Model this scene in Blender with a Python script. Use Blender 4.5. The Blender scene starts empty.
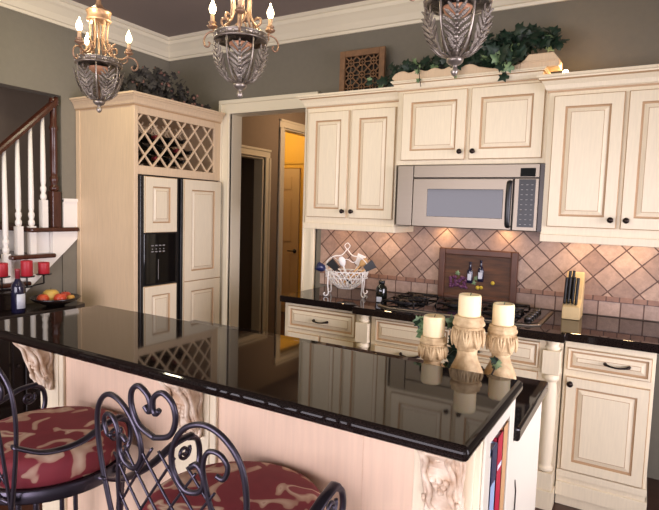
import bpy, math, random
from mathutils import Vector, Matrix
random.seed(7)
R = math.radians
SC = bpy.context.scene
COL = SC.collection
PI = math.pi

# ------------------------------------------------------------------ helpers
def lin(h):
    h = h.lstrip('#')
    c = [int(h[i:i+2], 16)/255 for i in (0, 2, 4)]
    return [(x/12.92 if x <= .04045 else ((x+.055)/1.055)**2.4) for x in c] + [1]

def mat(name, color, rough=.5, metal=0, var=0, scale=12, stretch=(1, 1, 1), bump=0, bscale=60, emit=None, estr=0, spec=.5, coat=0, dark=None):
    m = bpy.data.materials.new(name); m.use_nodes = True
    nt = m.node_tree; b = nt.nodes['Principled BSDF']
    c = lin(color)
    b.inputs['Base Color'].default_value = c
    b.inputs['Roughness'].default_value = rough
    b.inputs['Metallic'].default_value = metal
    b.inputs['Specular IOR Level'].default_value = spec
    b.inputs['Coat Weight'].default_value = coat
    if emit:
        b.inputs['Emission Color'].default_value = lin(emit); b.inputs['Emission Strength'].default_value = estr
    if var or bump:
        tc = nt.nodes.new('ShaderNodeTexCoord'); mp = nt.nodes.new('ShaderNodeMapping')
        mp.inputs['Scale'].default_value = stretch
        nt.links.new(tc.outputs['Object'], mp.inputs['Vector'])
    if var:
        n = nt.nodes.new('ShaderNodeTexNoise'); n.inputs['Scale'].default_value = scale; n.inputs['Detail'].default_value = 5
        nt.links.new(mp.outputs['Vector'], n.inputs['Vector'])
        r = nt.nodes.new('ShaderNodeValToRGB')
        d = lin(dark) if dark else [x*(1-var) for x in c[:3]] + [1]
        r.color_ramp.elements[0].position = .3; r.color_ramp.elements[0].color = d
        r.color_ramp.elements[1].position = .7; r.color_ramp.elements[1].color = c
        nt.links.new(n.outputs['Fac'], r.inputs['Fac']); nt.links.new(r.outputs['Color'], b.inputs['Base Color'])
    if bump:
        n2 = nt.nodes.new('ShaderNodeTexNoise'); n2.inputs['Scale'].default_value = bscale; n2.inputs['Detail'].default_value = 3
        nt.links.new(mp.outputs['Vector'], n2.inputs['Vector'])
        bp = nt.nodes.new('ShaderNodeBump'); bp.inputs['Strength'].default_value = bump; bp.inputs['Distance'].default_value = .01
        nt.links.new(n2.outputs['Fac'], bp.inputs['Height']); nt.links.new(bp.outputs['Normal'], b.inputs['Normal'])
    return m

class MB:
    """collects shapes for one mesh; M is an optional transform, mi the material slot"""
    def __init__(s): s.v = []; s.f = []; s.m = []; s.sm = []; s.M = None; s.mi = 0
    def add(s, vs, fs, smooth=False, mi=None):
        o = len(s.v)
        s.v += [(s.M @ Vector(p)) if s.M else Vector(p) for p in vs]
        for f in fs:
            s.f.append([o+i for i in f]); s.m.append(s.mi if mi is None else mi); s.sm.append(smooth)
        return s
    def box(s, x0, x1, y0, y1, z0, z1):
        return s.add([(x0,y0,z0),(x1,y0,z0),(x1,y1,z0),(x0,y1,z0),(x0,y0,z1),(x1,y0,z1),(x1,y1,z1),(x0,y1,z1)],
            [(0,3,2,1),(4,5,6,7),(0,1,5,4),(1,2,6,5),(2,3,7,6),(3,0,4,7)])
    def prism(s, poly, ax, a0, a1):
        """poly of 2D points in the two axes other than ax (cyclic order), extruded a0..a1 along ax"""
        if ax == 'X': P = lambda p, a: (a, p[0], p[1])
        elif ax == 'Y': P = lambda p, a: (p[0], a, p[1])
        else: P = lambda p, a: (p[0], p[1], a)
        n = len(poly)
        vs = [P(p, a0) for p in poly] + [P(p, a1) for p in poly]
        return s.add(vs, [list(range(n))[::-1], list(range(n, 2*n))] + [(i, (i+1) % n, n+(i+1) % n, n+i) for i in range(n)])
    def tube(s, pts, r, seg=8, flat=None, closed=False):
        """sweep; r number or list; flat = (ra, rb) ellipse, ra roughly sideways"""
        P = [Vector(p) for p in pts]; n = len(P)
        T = []
        for i in range(n):
            a = P[(i-1) % n] if (closed or i > 0) else P[0]; b = P[(i+1) % n] if (closed or i < n-1) else P[-1]
            t = (b-a); T.append(t.normalized() if t.length > 1e-9 else Vector((0, 0, 1)))
        up = Vector((0, 0, 1)) if abs(T[0].z) < .9 else Vector((0, 1, 0))
        u = T[0].cross(up).normalized(); vs = []; fs = []
        for i in range(n):
            u = (u - T[i]*u.dot(T[i]))
            u = u.normalized() if u.length > 1e-6 else T[i].orthogonal().normalized()
            w = T[i].cross(u)
            rr = r[i] if isinstance(r, (list, tuple)) else r
            ra, rb = flat if flat else (rr, rr)
            for k in range(seg):
                a = 2*PI*k/seg
                vs.append(P[i] + u*(ra*math.cos(a)) + w*(rb*math.sin(a)))
        for i in range(n if closed else n-1):
            j = (i+1) % n
            for k in range(seg):
                k2 = (k+1) % seg
                fs.append((i*seg+k, i*seg+k2, j*seg+k2, j*seg+k))
        if not closed:
            fs.append(tuple(range(seg))[::-1]); fs.append(tuple((n-1)*seg+k for k in range(seg)))
        return s.add(vs, fs, True)
    def lathe(s, prof, c=(0, 0, 0), seg=24, sx=1, sy=1, wob=None):
        """prof [(r,z)...] bottom to top; capped where r>0 at ends"""
        vs = []; fs = []; n = len(prof)
        for (r, z) in prof:
            for k in range(seg):
                a = 2*PI*k/seg; q = r*(wob(a, z) if wob else 1)
                vs.append((c[0]+q*math.cos(a)*sx, c[1]+q*math.sin(a)*sy, c[2]+z))
        for i in range(n-1):
            for k in range(seg):
                k2 = (k+1) % seg
                fs.append((i*seg+k, i*seg+k2, (i+1)*seg+k2, (i+1)*seg+k))
        fs.append(tuple(range(seg))[::-1]); fs.append(tuple((n-1)*seg+k for k in range(seg)))
        return s.add(vs, fs, True)
    def ball(s, c, r, sz=1, seg=10, rings=6):
        pr = [(max(1e-4, r*math.sin(PI*i/rings)), -r*sz*math.cos(PI*i/rings)) for i in range(rings+1)]
        return s.lathe(pr, c, seg)
    def build(s, name, mats, parent=None, bev=0, bseg=2, solid=0, label=None, sub=0):
        me = bpy.data.meshes.new(name)
        off = ORG.get(parent.name, Vector((0, 0, 0))) if parent else Vector((0, 0, 0))
        me.from_pydata([tuple(v-off) for v in s.v], [], s.f)
        for m in (mats if isinstance(mats, (list, tuple)) else [mats]): me.materials.append(m)
        for p, mi, sm in zip(me.polygons, s.m, s.sm): p.material_index = mi; p.use_smooth = sm
        me.update()
        o = bpy.data.objects.new(name, me); COL.objects.link(o)
        if parent:
            o.parent = parent; ORG[o.name] = off
        if solid:
            q = o.modifiers.new('s', 'SOLIDIFY'); q.thickness = solid; q.offset = 0
        if bev:
            q = o.modifiers.new('b', 'BEVEL'); q.width = bev; q.segments = bseg; q.limit_method = 'ANGLE'; q.angle_limit = R(40)
        if sub:
            q = o.modifiers.new('u', 'SUBSURF'); q.levels = sub; q.render_levels = sub
        if label: o['label'] = label
        return o
ORG = {}
def tag(o, label, cat, group=None):
    o['label'] = label; o['category'] = cat
    if group: o['group'] = group
    return o
def thing(name, label, cat, loc=(0, 0, 0), rz=0, group=None, local=False):
    o = bpy.data.objects.new(name, None); COL.objects.link(o); o.empty_display_size = .05
    o.location = loc; o.rotation_euler = (0, 0, rz)
    ORG[o.name] = Vector((0, 0, 0)) if local else Vector(loc)
    return tag(o, label, cat, group)
def struct(o): o['kind'] = 'structure'; return o
def dup(root, loc, rz, label):
    r = root.copy(); COL.objects.link(r); r.location = loc; r.rotation_euler = (0, 0, rz); r['label'] = label
    for ch in list(root.children):
        c = ch.copy(); COL.objects.link(c); c.parent = r
        for g in list(ch.children):
            d = g.copy(); COL.objects.link(d); d.parent = c
    return r
def smooth_pts(pts, n=6):
    """Catmull-Rom through points"""
    P = [Vector(p) for p in pts]; out = []
    for i in range(len(P)-1):
        a = P[max(i-1, 0)]; b = P[i]; c = P[i+1]; d = P[min(i+2, len(P)-1)]
        for k in range(n):
            t = k/n
            out.append(.5*((2*b)+(c-a)*t+(2*a-5*b+4*c-d)*t*t+(3*b-a-3*c+d)*t**3))
    out.append(P[-1]); return out
def spiral(c, r0, r1, a0, a1, n=18, plane='XZ'):
    out = []
    for i in range(n+1):
        t = i/n; r = r0+(r1-r0)*t; a = R(a0+(a1-a0)*t)
        q = (r*math.cos(a), r*math.sin(a))
        out.append((c[0]+q[0], c[1], c[2]+q[1]) if plane == 'XZ' else (c[0], c[1]+q[0], c[2]+q[1]))
    return out

# ------------------------------------------------------------------ materials
CREAM = mat('cream_glazed_paint', '#e8dabd', .42, var=.07, scale=9, stretch=(14, 14, 1.2))
GLAZE = mat('brown_glaze', '#b5946f', .5)
TAN = mat('tan_glazed_wood', '#dcc2a0', .45, var=.10, scale=7, stretch=(16, 16, 1))
ISLW = mat('pale_peach_glazed_wood', '#e8c9ae', .45, var=.08, scale=7, stretch=(16, 16, 1))
TRIM = mat('cream_trim_paint', '#e9dfc6', .4)
WHITE = mat('white_paint', '#ece7de', .4)
WALL = mat('gray_wall_paint', '#7b7567', .8, var=.06, scale=25, bump=.12, bscale=140)
HALLW = mat('brown_gray_hall_paint', '#95836f', .8, var=.05, scale=20)
CEIL = mat('dark_gray_ceiling_paint', '#8a7d76', .9, bump=.15, bscale=90)
YELLOW = mat('golden_wall_paint', '#d8a840', .7)
DOORW = mat('tan_door_paint', '#c9a878', .45)
GRANITE = mat('black_granite', '#221917', .04, var=.7, scale=260, dark='#0c0807', spec=.22)
STEEL = mat('brushed_steel', '#978c7e', .42, 1, var=.06, scale=6, stretch=(1, 1, 60))
STEELD = mat('dark_steel_trim', '#4a4644', .4, .8)
BLACKG = mat('black_glass', '#0b0b0d', .06)
BLACKP = mat('black_plastic', '#141416', .35)
BLACKM = mat('black_iron', '#1a1719', .4, .5)
BRONZE = mat('dark_bronze_knob', '#2e2420', .32, .8)
IRON = mat('dark_pewter_iron', '#4a4550', .33, .85)
REDWOOD = mat('mahogany_wood', '#4c271a', .25, var=.45, scale=6, stretch=(8, 8, 1.5))
DARKWOOD = mat('espresso_wood', '#1d1412', .25, var=.3, scale=8)
FLOORM = mat('dark_wood_floor', '#4b2a1e', .3, var=.35, scale=5, stretch=(1, 12, 1))
BRWOOD = mat('carved_brown_wood', '#8a6544', .6, var=.35, scale=25)
PLAQUE = mat('brown_plaque_wood', '#6b4326', .55, var=.55, scale=6, stretch=(1, 1, 7), dark='#3a2414')
FRAMEW = mat('walnut_frame', '#5e3a28', .4, var=.3, scale=12)
SILVER = mat('antique_silver', '#bdb2a6', .32, .75, var=.45, scale=14, dark='#766b62')
GOLD = mat('antique_gold', '#b8957a', .42, .5, var=.4, scale=15, dark='#80604a')
SLEEVE = mat('ivory_candle_sleeve', '#d9b48c', .5)
PEACH = mat('peach_glass_dish', '#d79c78', .4)
BULB = mat('glowing_bulb', '#fff2d8', .3, emit='#ffe2b0', estr=14)
LEAF = mat('ivy_green', '#28402f', .45, var=.6, scale=30, dark='#14251a')
LEAF2 = mat('pale_ivy_green', '#8fa878', .45, var=.5, scale=40, dark='#4d6a4a')
DRIED = mat('dried_dark_foliage', '#3a3530', .8, var=.5, scale=40, dark='#1c1a19')
BERRY = mat('pale_dried_berries', '#8a6a5a', .6, var=.5, scale=30, dark='#5c3434')
WAX = mat('ivory_wax', '#f2ddb0', .45); WAX.node_tree.nodes['Principled BSDF'].inputs['Subsurface Weight'].default_value = .25
WAX.node_tree.nodes['Principled BSDF'].inputs['Subsurface Radius'].default_value = (.02, .01, .005)
REDWAX = mat('red_wax', '#b0202e', .45)
STONE = mat('carved_cream_stone', '#d6bd92', .7, var=.45, scale=35, bump=.3, bscale=90, dark='#a98a60')
CORBM = mat('carved_cream_glazed', '#ecdcc6', .5, var=.35, scale=26, dark='#bb9a7c', bump=.4, bscale=70)
WIRE = mat('white_enamel_wire', '#ece8e2', .35)
BOTTLE = mat('dark_bottle_glass', '#12140f', .06, spec=.7)
NAVYB = mat('dark_violet_bottle_glass', '#1c1a33', .1, spec=.7)
LABELM = mat('pale_paper_label', '#cfd3dd', .6)
REDCAP = mat('red_foil_capsule', '#8c2f38', .35)
BLOCKW = mat('blond_wood', '#dcc08c', .45, var=.15, scale=10)
NAVY = mat('navy_enamel', '#22264a', .3)
SPOONW = mat('wooden_spoon', '#c69a62', .5)
PURPLE = mat('purple_grapes', '#5b2c52', .4)
YGRN = mat('yellow_fruit', '#c9b03c', .45)
PANELW = mat('ivory_end_panel', '#dcd4c2', .4)

def fabric():
    m = bpy.data.materials.new('red_floral_fabric'); m.use_nodes = True; nt = m.node_tree; b = nt.nodes['Principled BSDF']
    b.inputs['Roughness'].default_value = .75
    tc = nt.nodes.new('ShaderNodeTexCoord')
    n = nt.nodes.new('ShaderNodeTexNoise'); n.inputs['Scale'].default_value = 13; n.inputs['Detail'].default_value = 1.0; n.inputs['Distortion'].default_value = .7
    nt.links.new(tc.outputs['Object'], n.inputs['Vector'])
    r = nt.nodes.new('ShaderNodeValToRGB'); e = r.color_ramp.elements
    e[0].position = .0; e[0].color = lin('#6a1f2a'); e[1].position = .525; e[1].color = lin('#7d2630')
    for p, c in ((.545, '#a97f6c'), (.64, '#c9ad96'), (.70, '#8a3a40')):
        q = e.new(p); q.color = lin(c)
    nt.links.new(n.outputs['Fac'], r.inputs['Fac']); nt.links.new(r.outputs['Color'], b.inputs['Base Color'])
    return m
FABRIC = fabric()

def tile(name, size, rot, c1, c2, offx=0, offz=0, row=None):
    m = bpy.data.materials.new(name); m.use_nodes = True; nt = m.node_tree; b = nt.nodes['Principled BSDF']
    b.inputs['Roughness'].default_value = .45
    tc = nt.nodes.new('ShaderNodeTexCoord'); sp = nt.nodes.new('ShaderNodeSeparateXYZ'); cb = nt.nodes.new('ShaderNodeCombineXYZ')
    mp = nt.nodes.new('ShaderNodeMapping'); mp.vector_type = 'POINT'
    nt.links.new(tc.outputs['Object'], sp.inputs[0]); nt.links.new(sp.outputs['X'], cb.inputs['X']); nt.links.new(sp.outputs['Z'], cb.inputs['Y'])
    nt.links.new(cb.outputs[0], mp.inputs['Vector']); mp.inputs['Rotation'].default_value = (0, 0, rot); mp.inputs['Location'].default_value = (offx, offz, 0)
    br = nt.nodes.new('ShaderNodeTexBrick'); br.offset = 0; br.squash = 1
    nt.links.new(mp.outputs[0], br.inputs['Vector'])
    br.inputs['Scale'].default_value = 1; br.inputs['Brick Width'].default_value = size; br.inputs['Row Height'].default_value = row or size
    br.inputs['Mortar Size'].default_value = .0042; br.inputs['Mortar Smooth'].default_value = .3
    br.inputs['Color1'].default_value = lin(c1); br.inputs['Color2'].default_value = lin(c2); br.inputs['Mortar'].default_value = lin('#5d4236')
    n = nt.nodes.new('ShaderNodeTexNoise'); n.inputs['Scale'].default_value = 28; n.inputs['Detail'].default_value = 6; n.inputs['Roughness'].default_value = .7
    nt.links.new(tc.outputs['Object'], n.inputs['Vector'])
    mr = nt.nodes.new('ShaderNodeMapRange'); mr.inputs[1].default_value = .3; mr.inputs[2].default_value = .7; mr.inputs[3].default_value = .72; mr.inputs[4].default_value = 1.1
    nt.links.new(n.outputs['Fac'], mr.inputs[0])
    mx = nt.nodes.new('ShaderNodeMix'); mx.data_type = 'RGBA'; mx.blend_type = 'MULTIPLY'; mx.inputs[0].default_value = 1
    nt.links.new(br.outputs['Color'], mx.inputs[6]); nt.links.new(mr.outputs[0], mx.inputs[7])
    nt.links.new(mx.outputs[2], b.inputs['Base Color'])
    bp = nt.nodes.new('ShaderNodeBump'); bp.inputs['Strength'].default_value = .5; bp.inputs['Distance'].default_value = .004; bp.invert = True
    nt.links.new(br.outputs['Fac'], bp.inputs['Height']); nt.links.new(bp.outputs['Normal'], b.inputs['Normal'])
    return m
TILE_D = tile('diamond_travertine_tile', .116, R(45), '#c4a895', '#957a6c', .02, .03)
TILE_S = tile('square_travertine_tile', .118, 0, '#b9a193', '#9f867b', .03, -.9142, row=.0898)
TILE_L = tile('tile_liner_strip', .07, 0, '#9a7663', '#8a6555')

# ------------------------------------------------------------------ room shell
XL = -2.431; H = 2.93
b = MB(); b.box(-5.2, 3.2, -5.2, 4.2, -.06, 0); struct(b.build('floor', FLOORM))
b = MB(); b.box(XL-.12, 3.2, -5.2, .12, H, H+.08); struct(b.build('ceiling', CEIL))
b = MB(); b.box(XL-.12, -1.72, 0, .12, 0, H); b.box(-1.72, -.93, 0, .12, 2.28, H); b.box(-.93, 3.2, 0, .12, 0, H)
struct(b.build('wall_back', WALL))
b = MB(); b.box(XL-.12, XL, -1.05, 0, 0, H); b.box(XL-.12, XL, -5.2, -1.05, 2.265, H)
b.prism([(-1.05, 0), (-1.05, 1.15), (-1.41, .82), (-2.3, .0)], 'X', XL-.12, XL-.012)
struct(b.build('wall_left', WALL))
# stairwell beyond the opening
b = MB(); b.box(-3.62, -3.5, -5.2, .6, 0, 3.3); struct(b.build('wall_stairwell', HALLW))
b = MB(); b.box(-3.5, XL-.12, .12, .22, 0, 3.3); struct(b.build('wall_stairwell_end', HALLW))
b = MB(); b.prism([(-5.2, 3.2), (.12, 3.2), (.12, 2.75), (-1.2, 2.55), (-2.6, 1.6), (-5.2, 1.2)][::-1], 'X', -3.5, -3.1); struct(b.build('wall_stair_soffit', WALL))
b = MB(); b.box(-3.5, XL-.12, -5.2, .12, 3.2, 3.3); struct(b.build('ceiling_stairwell', CEIL))
# hall beyond the doorway
b = MB()
b.box(-2.42, -2.30, .12, .45, 0, 2.7); b.box(-2.42, -2.30, .45, 1.25, 2.03, 2.7); b.box(-2.42, -2.30, 1.25, 1.60, 0, 2.7)
b.box(-2.42, -2.30, 1.60, 2.75, 2.40, 2.7); b.box(-2.42, -2.30, 2.75, 3.1, 0, 2.7)
struct(b.build('wall_hall_left', HALLW))
b = MB(); b.box(-.93, -.81, .12, 3.1, 0, 2.7); struct(b.build('wall_hall_right', HALLW))
b = MB(); b.box(-2.42, -.81, 3.1, 3.2, 0, 2.7); struct(b.build('wall_hall_end', HALLW))
b = MB(); b.box(-2.42, -.81, .12, 3.2, 2.7, 2.78); struct(b.build('ceiling_hall', CEIL))
b = MB(); b.box(-3.9, -3.8, .22, 1.7, 0, 2.7); b.box(-3.8, -2.42, 1.52, 1.6, 0, 2.7); struct(b.build('wall_dark_room', HALLW))
b = MB(); b.box(-3.9, -2.42, .22, 1.6, 2.7, 2.78); struct(b.build('ceiling_dark_room', CEIL))
b = MB(); b.box(-4.4, -2.42, 2.75, 2.85, 0, 2.9); b.box(-4.5, -4.4, 1.6, 2.85, 0, 2.9); struct(b.build('wall_golden_room', YELLOW))
b = MB(); b.box(-4.5, -2.42, 1.6, 2.85, 2.9, 2.98); struct(b.build('ceiling_golden_room', YELLOW))

def casing_y(x0, x1, z, w, y, t):            # door casing on a wall facing -Y: stepped flat boards
    m = MB()
    for (a, c, d) in ((0, w, .018), (w*.72, w, .032), (0, w*.14, .026)):
        m.box(x0-c, x0-a, y-d*t, y, 0, z+a if a else z); m.box(x1+a, x1+c, y-d*t, y, 0, z+a if a else z)
        m.box(x0-c, x1+c, y-d*t, y, z+a, z+c)
    return m
def casing_x(y0, y1, z, w, x):
    m = MB()
    for (a, c, d) in ((0, w, .018), (w*.72, w, .032), (0, w*.14, .026)):
        m.box(x, x+d, y0-c, y0-a, 0, z); m.box(x, x+d, y1+a, y1+c, 0, z); m.box(x, x+d, y0-c, y1+c, z+a, z+c)
    return m
m = casing_y(-1.692, -.94, 2.255, .113, 0, 1.3); m.box(-1.72, -1.692, -.0, .13, 0, 2.28); m.box(-.94, -.93, 0, .13, 0, 2.28); m.box(-1.72, -.93, 0, .13, 2.255, 2.28)
struct(m.build('trim_1', TRIM, bev=.004))
m = casing_x(.45, 1.25, 2.03, .09, -2.30); m.box(-2.42, -2.30, 1.225, 1.25, 0, 2.03); m.box(-2.42, -2.30, .45, 1.25, 2.01, 2.03)
struct(m.build('trim_2', TRIM, bev=.004))
m = casing_x(1.60, 2.75, 2.40, .09, -2.30); m.box(-2.42, -2.30, 1.60, 1.62, 0, 2.40); m.box(-2.42, -2.30, 1.6, 2.75, 2.385, 2.40)
struct(m.build('trim_3', TRIM, bev=.004))
# golden room door (six panels)
def six_panel(o, u, n, w, h):
    d = MB()
    M = Matrix.Identity(4)
    for i, a in enumerate((u, n, Vector((0, 0, 1)))):
        for k in range(3): M[k][i] = a[k]
    M.translation = o; d.M = M
    d.box(0, w, 0, .035, 0, h)
    for x0, x1 in ((.11, w/2-.045), (w/2+.045, w-.11)):
        for z0, z1 in ((.2, .85), (1.0, 1.62), (1.72, 1.92)):
            d.box(x0, x1, .035, .037, z0, z1); d.box(x0+.015, x1-.015, .037, .046, z0+.015, z1-.015)
    return d
d = six_panel(Vector((-3.54, 2.745, .01)), Vector((1, 0, 0)), Vector((0, -1, 0)), .74, 2.02).build('door_1', DOORW, bev=.006); struct(d)
h = MB(); h.lathe([(.03, 0), (.03, .006), (.012, .01), (.012, .03)], (0, 0, 0), 12); h.tube([(0, 0, .03), (.04, 0, .034), (.10, 0, .03)], .009)
h.M = None
for i, v in enumerate(h.v): h.v[i] = Vector((-2.85+v.x*-1, 2.705-v.z, .89+v.y))
h.build('door_handle', BLACKM, d)
struct(casing_y(-3.55, -2.79, 2.04, .08, 2.75, 1).build('trim_4', YELLOW))
# crown moulding
cp = [(0, 0), (.012, 0), (.018, .018), (.03, .022), (.05, .06), (.085, .10), (.10, .112), (.105, .135), (.12, .14), (.12, .165), (0, .165)]
m = MB(); m.prism([(-p[0], 2.765+p[1]) for p in cp], 'X', XL+.0, 3.2); struct(m.build('trim_5', TRIM))
m = MB(); m.prism([(XL+p[0], 2.765+p[1]) for p in cp], 'Y', -5.2, 0); struct(m.build('trim_6', TRIM))
# wainscot piece right of the newel, stair opening jamb
m = MB(); m.box(XL, XL+.015, -1.05, -.93, 1.30, 1.50); m.box(XL, XL+.024, -1.05, -.93, 1.485, 1.51)
m.prism([(-1.05, 1.10), (-.93, 1.21), (-.93, 1.30), (-1.05, 1.30)], 'X', XL, XL+.015); struct(m.build('trim_7', WHITE))
# backsplash
m = MB(); m.box(-.78, 1.6, -.012, 0, .915, 1.004); struct(m.build('backsplash_square_tiles', TILE_S))
m = MB(); m.box(-.78, 1.6, -.016, 0, 1.004, 1.032); struct(m.build('backsplash_liner', TILE_L))
m = MB(); m.box(-.78, 1.6, -.012, 0, 1.032, 1.85); struct(m.build('backsplash_diamond_tiles', TILE_D))

# ------------------------------------------------------------------ cabinet pieces
def frame(o, u, n):
    M = Matrix.Identity(4)
    for i, a in enumerate((Vector(u), Vector(n), Vector((0, 0, 1)))):
        for k in range(3): M[k][i] = a[k]
    M.translation = Vector(o); return M
def panel(mb, w, h, t=.02, fr=.058, groove=.006):
    """raised panel leaf in local u (x), n (y out), z; slot 0 paint, slot 1 glaze"""
    rings = [(0, 0), (0, t-.005), (.004, t), (fr, t), (fr+.004, t-groove-.002), (fr+.011, t-groove-.002), (fr+.030, t-.001), (fr+.033, t-.0005)]
    gl = [0, 1, 0, 1, 1, 0, 1]
    vs = []
    for i, y in rings: vs += [(i, y, i), (w-i, y, i), (w-i, y, h-i), (i, y, h-i)]
    for k in range(len(rings)-1):
        mb.add([vs[4*k+j] for j in range(4)] + [vs[4*k+4+j] for j in range(4)],
               [(j, (j+1) % 4, 4+(j+1) % 4, 4+j) for j in range(4)], mi=gl[k])
    mb.add(vs[-4:], [(0, 1, 2, 3)], mi=0)
    mb.add(vs[:4], [(3, 2, 1, 0)], mi=0)
def door(name, o, u, n, w, h, parent, mats=None, knob=None, **k):
    mb = MB(); mb.M = frame(o, u, n); panel(mb, w, h, **k)
    d = mb.build(name, mats or [CREAM, GLAZE], parent)
    if knob:
        kb = MB()
        kb.lathe([(.011, 0), (.009, .004), (.006, .008), (.006, .014), (.013, .019), (.0155, .025), (.012, .031), (.004, .034)], (0, 0, 0), 14)
        Mx = frame(o, u, n) @ Matrix.Translation((knob[0], .019, knob[1])) @ Matrix.Rotation(R(-90), 4, 'X')
        kb.v = [Mx @ v for v in kb.v]
        kb.build('knob', BRONZE, d)
    return d
def pull(parent, c, half=.05):
    p = MB(); x, y, z = c
    p.tube(smooth_pts([(x-half, y, z), (x-half*.9, y-.02, z), (x-half*.5, y-.027, z-.004), (x, y-.03, z-.006), (x+half*.5, y-.027, z-.004), (x+half*.9, y-.02, z), (x+half, y, z)], 3), [.009, .0085, .008, .007, .006, .0055, .005, .0048, .0045, .0045, .0045, .0048, .005, .0055, .006, .007, .008, .0085, .009])
    p.build('pull', BRONZE, parent)
def crown(parent, x0, x1, yf, z0, h, proj, name='crown_molding', yb=-.002, mats=None):
    """crown with mitred returns built as stacked profile rings round three sides"""
    prof = [(0, 0), (.006, 0), (.008, h*.12), (.016, h*.18), (.022, h*.42), (proj*.62, h*.66), (proj*.8, h*.74), (proj*.82, h*.82), (proj, h*.86), (proj, h)]
    mb = MB()
    def ring(p, z): return [(x0-p, yb, z), (x0-p, yf-p, z), (x1+p, yf-p, z), (x1+p, yb, z)]
    rs = [ring(p, z0+z) for p, z in prof]
    for k in range(len(rs)-1):
        mb.add(rs[k]+rs[k+1], [(j, j+1, 5+j, 4+j) for j in range(3)], mi=1 if k in (1, 5) else 0)
    mb.add(rs[-1], [(0, 1, 2, 3)]); mb.add(rs[0], [(3, 2, 1, 0)])
    mb.add([rs[k][0] for k in range(len(rs))]+[rs[k][3] for k in range(len(rs))], [tuple(range(len(rs)))+tuple(range(2*len(rs)-1, len(rs)-1, -1))])
    return mb.build(name, mats or [CREAM, GLAZE], parent)

NY = (0, -1, 0); UX = (1, 0, 0)
# ---- upper cabinets
t = thing('wall_cabinet', 'cream glazed wall cabinet with two tall doors beside the doorway, left of the microwave', 'cabinet', (-.38, -.165, 1.374))
m = MB(); m.box(-.725, -.04, -.33, -.012, 1.388, 2.19); m.box(-.735, -.03, -.345, -.315, 1.352, 1.392); m.box(-.735, -.705, -.315, -.012, 1.352, 1.392); m.box(-.06, -.03, -.315, -.012, 1.352, 1.392); m.build('carcass', [CREAM], t, bev=.003)
door('cabinet_door', (-.702, -.33, 1.435), UX, NY, .316, .715, t, knob=(.292, .045))
door('cabinet_door', (-.366, -.33, 1.435), UX, NY, .316, .715, t, knob=(.024, .045))
crown(t, -.725, -.04, -.33, 2.18, .085, .06)
t = thing('wall_cabinet', 'short cream glazed wall cabinet with two doors directly above the microwave', 'cabinet', (.42, -.185, 1.78))
m = MB(); m.box(-.028, .862, -.365, -.012, 1.78, 2.25); m.build('carcass', [CREAM], t, bev=.003)
door('cabinet_door', (.008, -.365, 1.808), UX, NY, .405, .410, t, knob=(.378, .045))
door('cabinet_door', (.437, -.365, 1.808), UX, NY, .405, .410, t, knob=(.027, .045))
crown(t, -.03, .80, -.365, 2.232, .062, .04)
t = thing('wall_cabinet', 'tall cream glazed wall cabinet with two doors to the right of the microwave', 'cabinet', (1.2, -.2, 1.374))
m = MB(); m.box(.864, 1.62, -.40, -.012, 1.388, 2.17); m.box(.864, 1.62, -.412, -.38, 1.352, 1.392); m.box(.868, .898, -.38, -.012, 1.352, 1.392); m.build('carcass', [CREAM], t, bev=.003)
door('cabinet_door', (.895, -.40, 1.435), UX, NY, .335, .695, t, knob=(.308, .045))
door('cabinet_door', (1.248, -.40, 1.435), UX, NY, .335, .695, t, knob=(.027, .045))
crown(t, .864, 1.62, -.40, 2.15, .088, .06)

# scalloped crest board on the middle cabinet
t = thing('carved_crest_board', 'scalloped cream wooden crest board lying along the top of the middle cabinet under the ivy', 'carved board', (.4, -.34, 2.296))
pts = [(-.05, 2.296), (-.075, 2.315), (-.06, 2.335)]
for i in range(5):
    x0 = -.06+i*.105
    for k in range(5):
        pts.append((x0+.105*(k+.5)/5, 2.338+.018*math.sin(PI*(k+.5)/5)))
pts += [(.47, 2.335), (.55, 2.318), (.66, 2.318), (.70, 2.330), (.70, 2.296)]
m = MB(); m.prism(pts[::-1], 'Y', -.385, -.28); m.build('scalloped_board', TAN, t, bev=.006)
m = MB(); m.prism([(.70, 2.296), (.70, 2.33), (.722, 2.345), (.742, 2.372), (.87, 2.372), (.90, 2.335), (.90, 2.296)][::-1], 'Y', -.385, -.26); m.box(.715, .885, -.392, -.26, 2.325, 2.334); m.build('end_block', TAN, t, bev=.004)
g = MB(); g.lathe([(.022, 0), (.022, .006), (.008, .01), (.008, .02)], (.925, -.3, 2.24), 12)
t = thing('puck_light', 'tiny glowing accent lamp on the cabinet top at the end of the crest board', 'lamp', (.925, -.3, 2.24))
g.build('base', BLACKM, t)
g = MB(); g.ball((.925, -.3, 2.275), .017); g.build('bulb', BULB, t)

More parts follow.
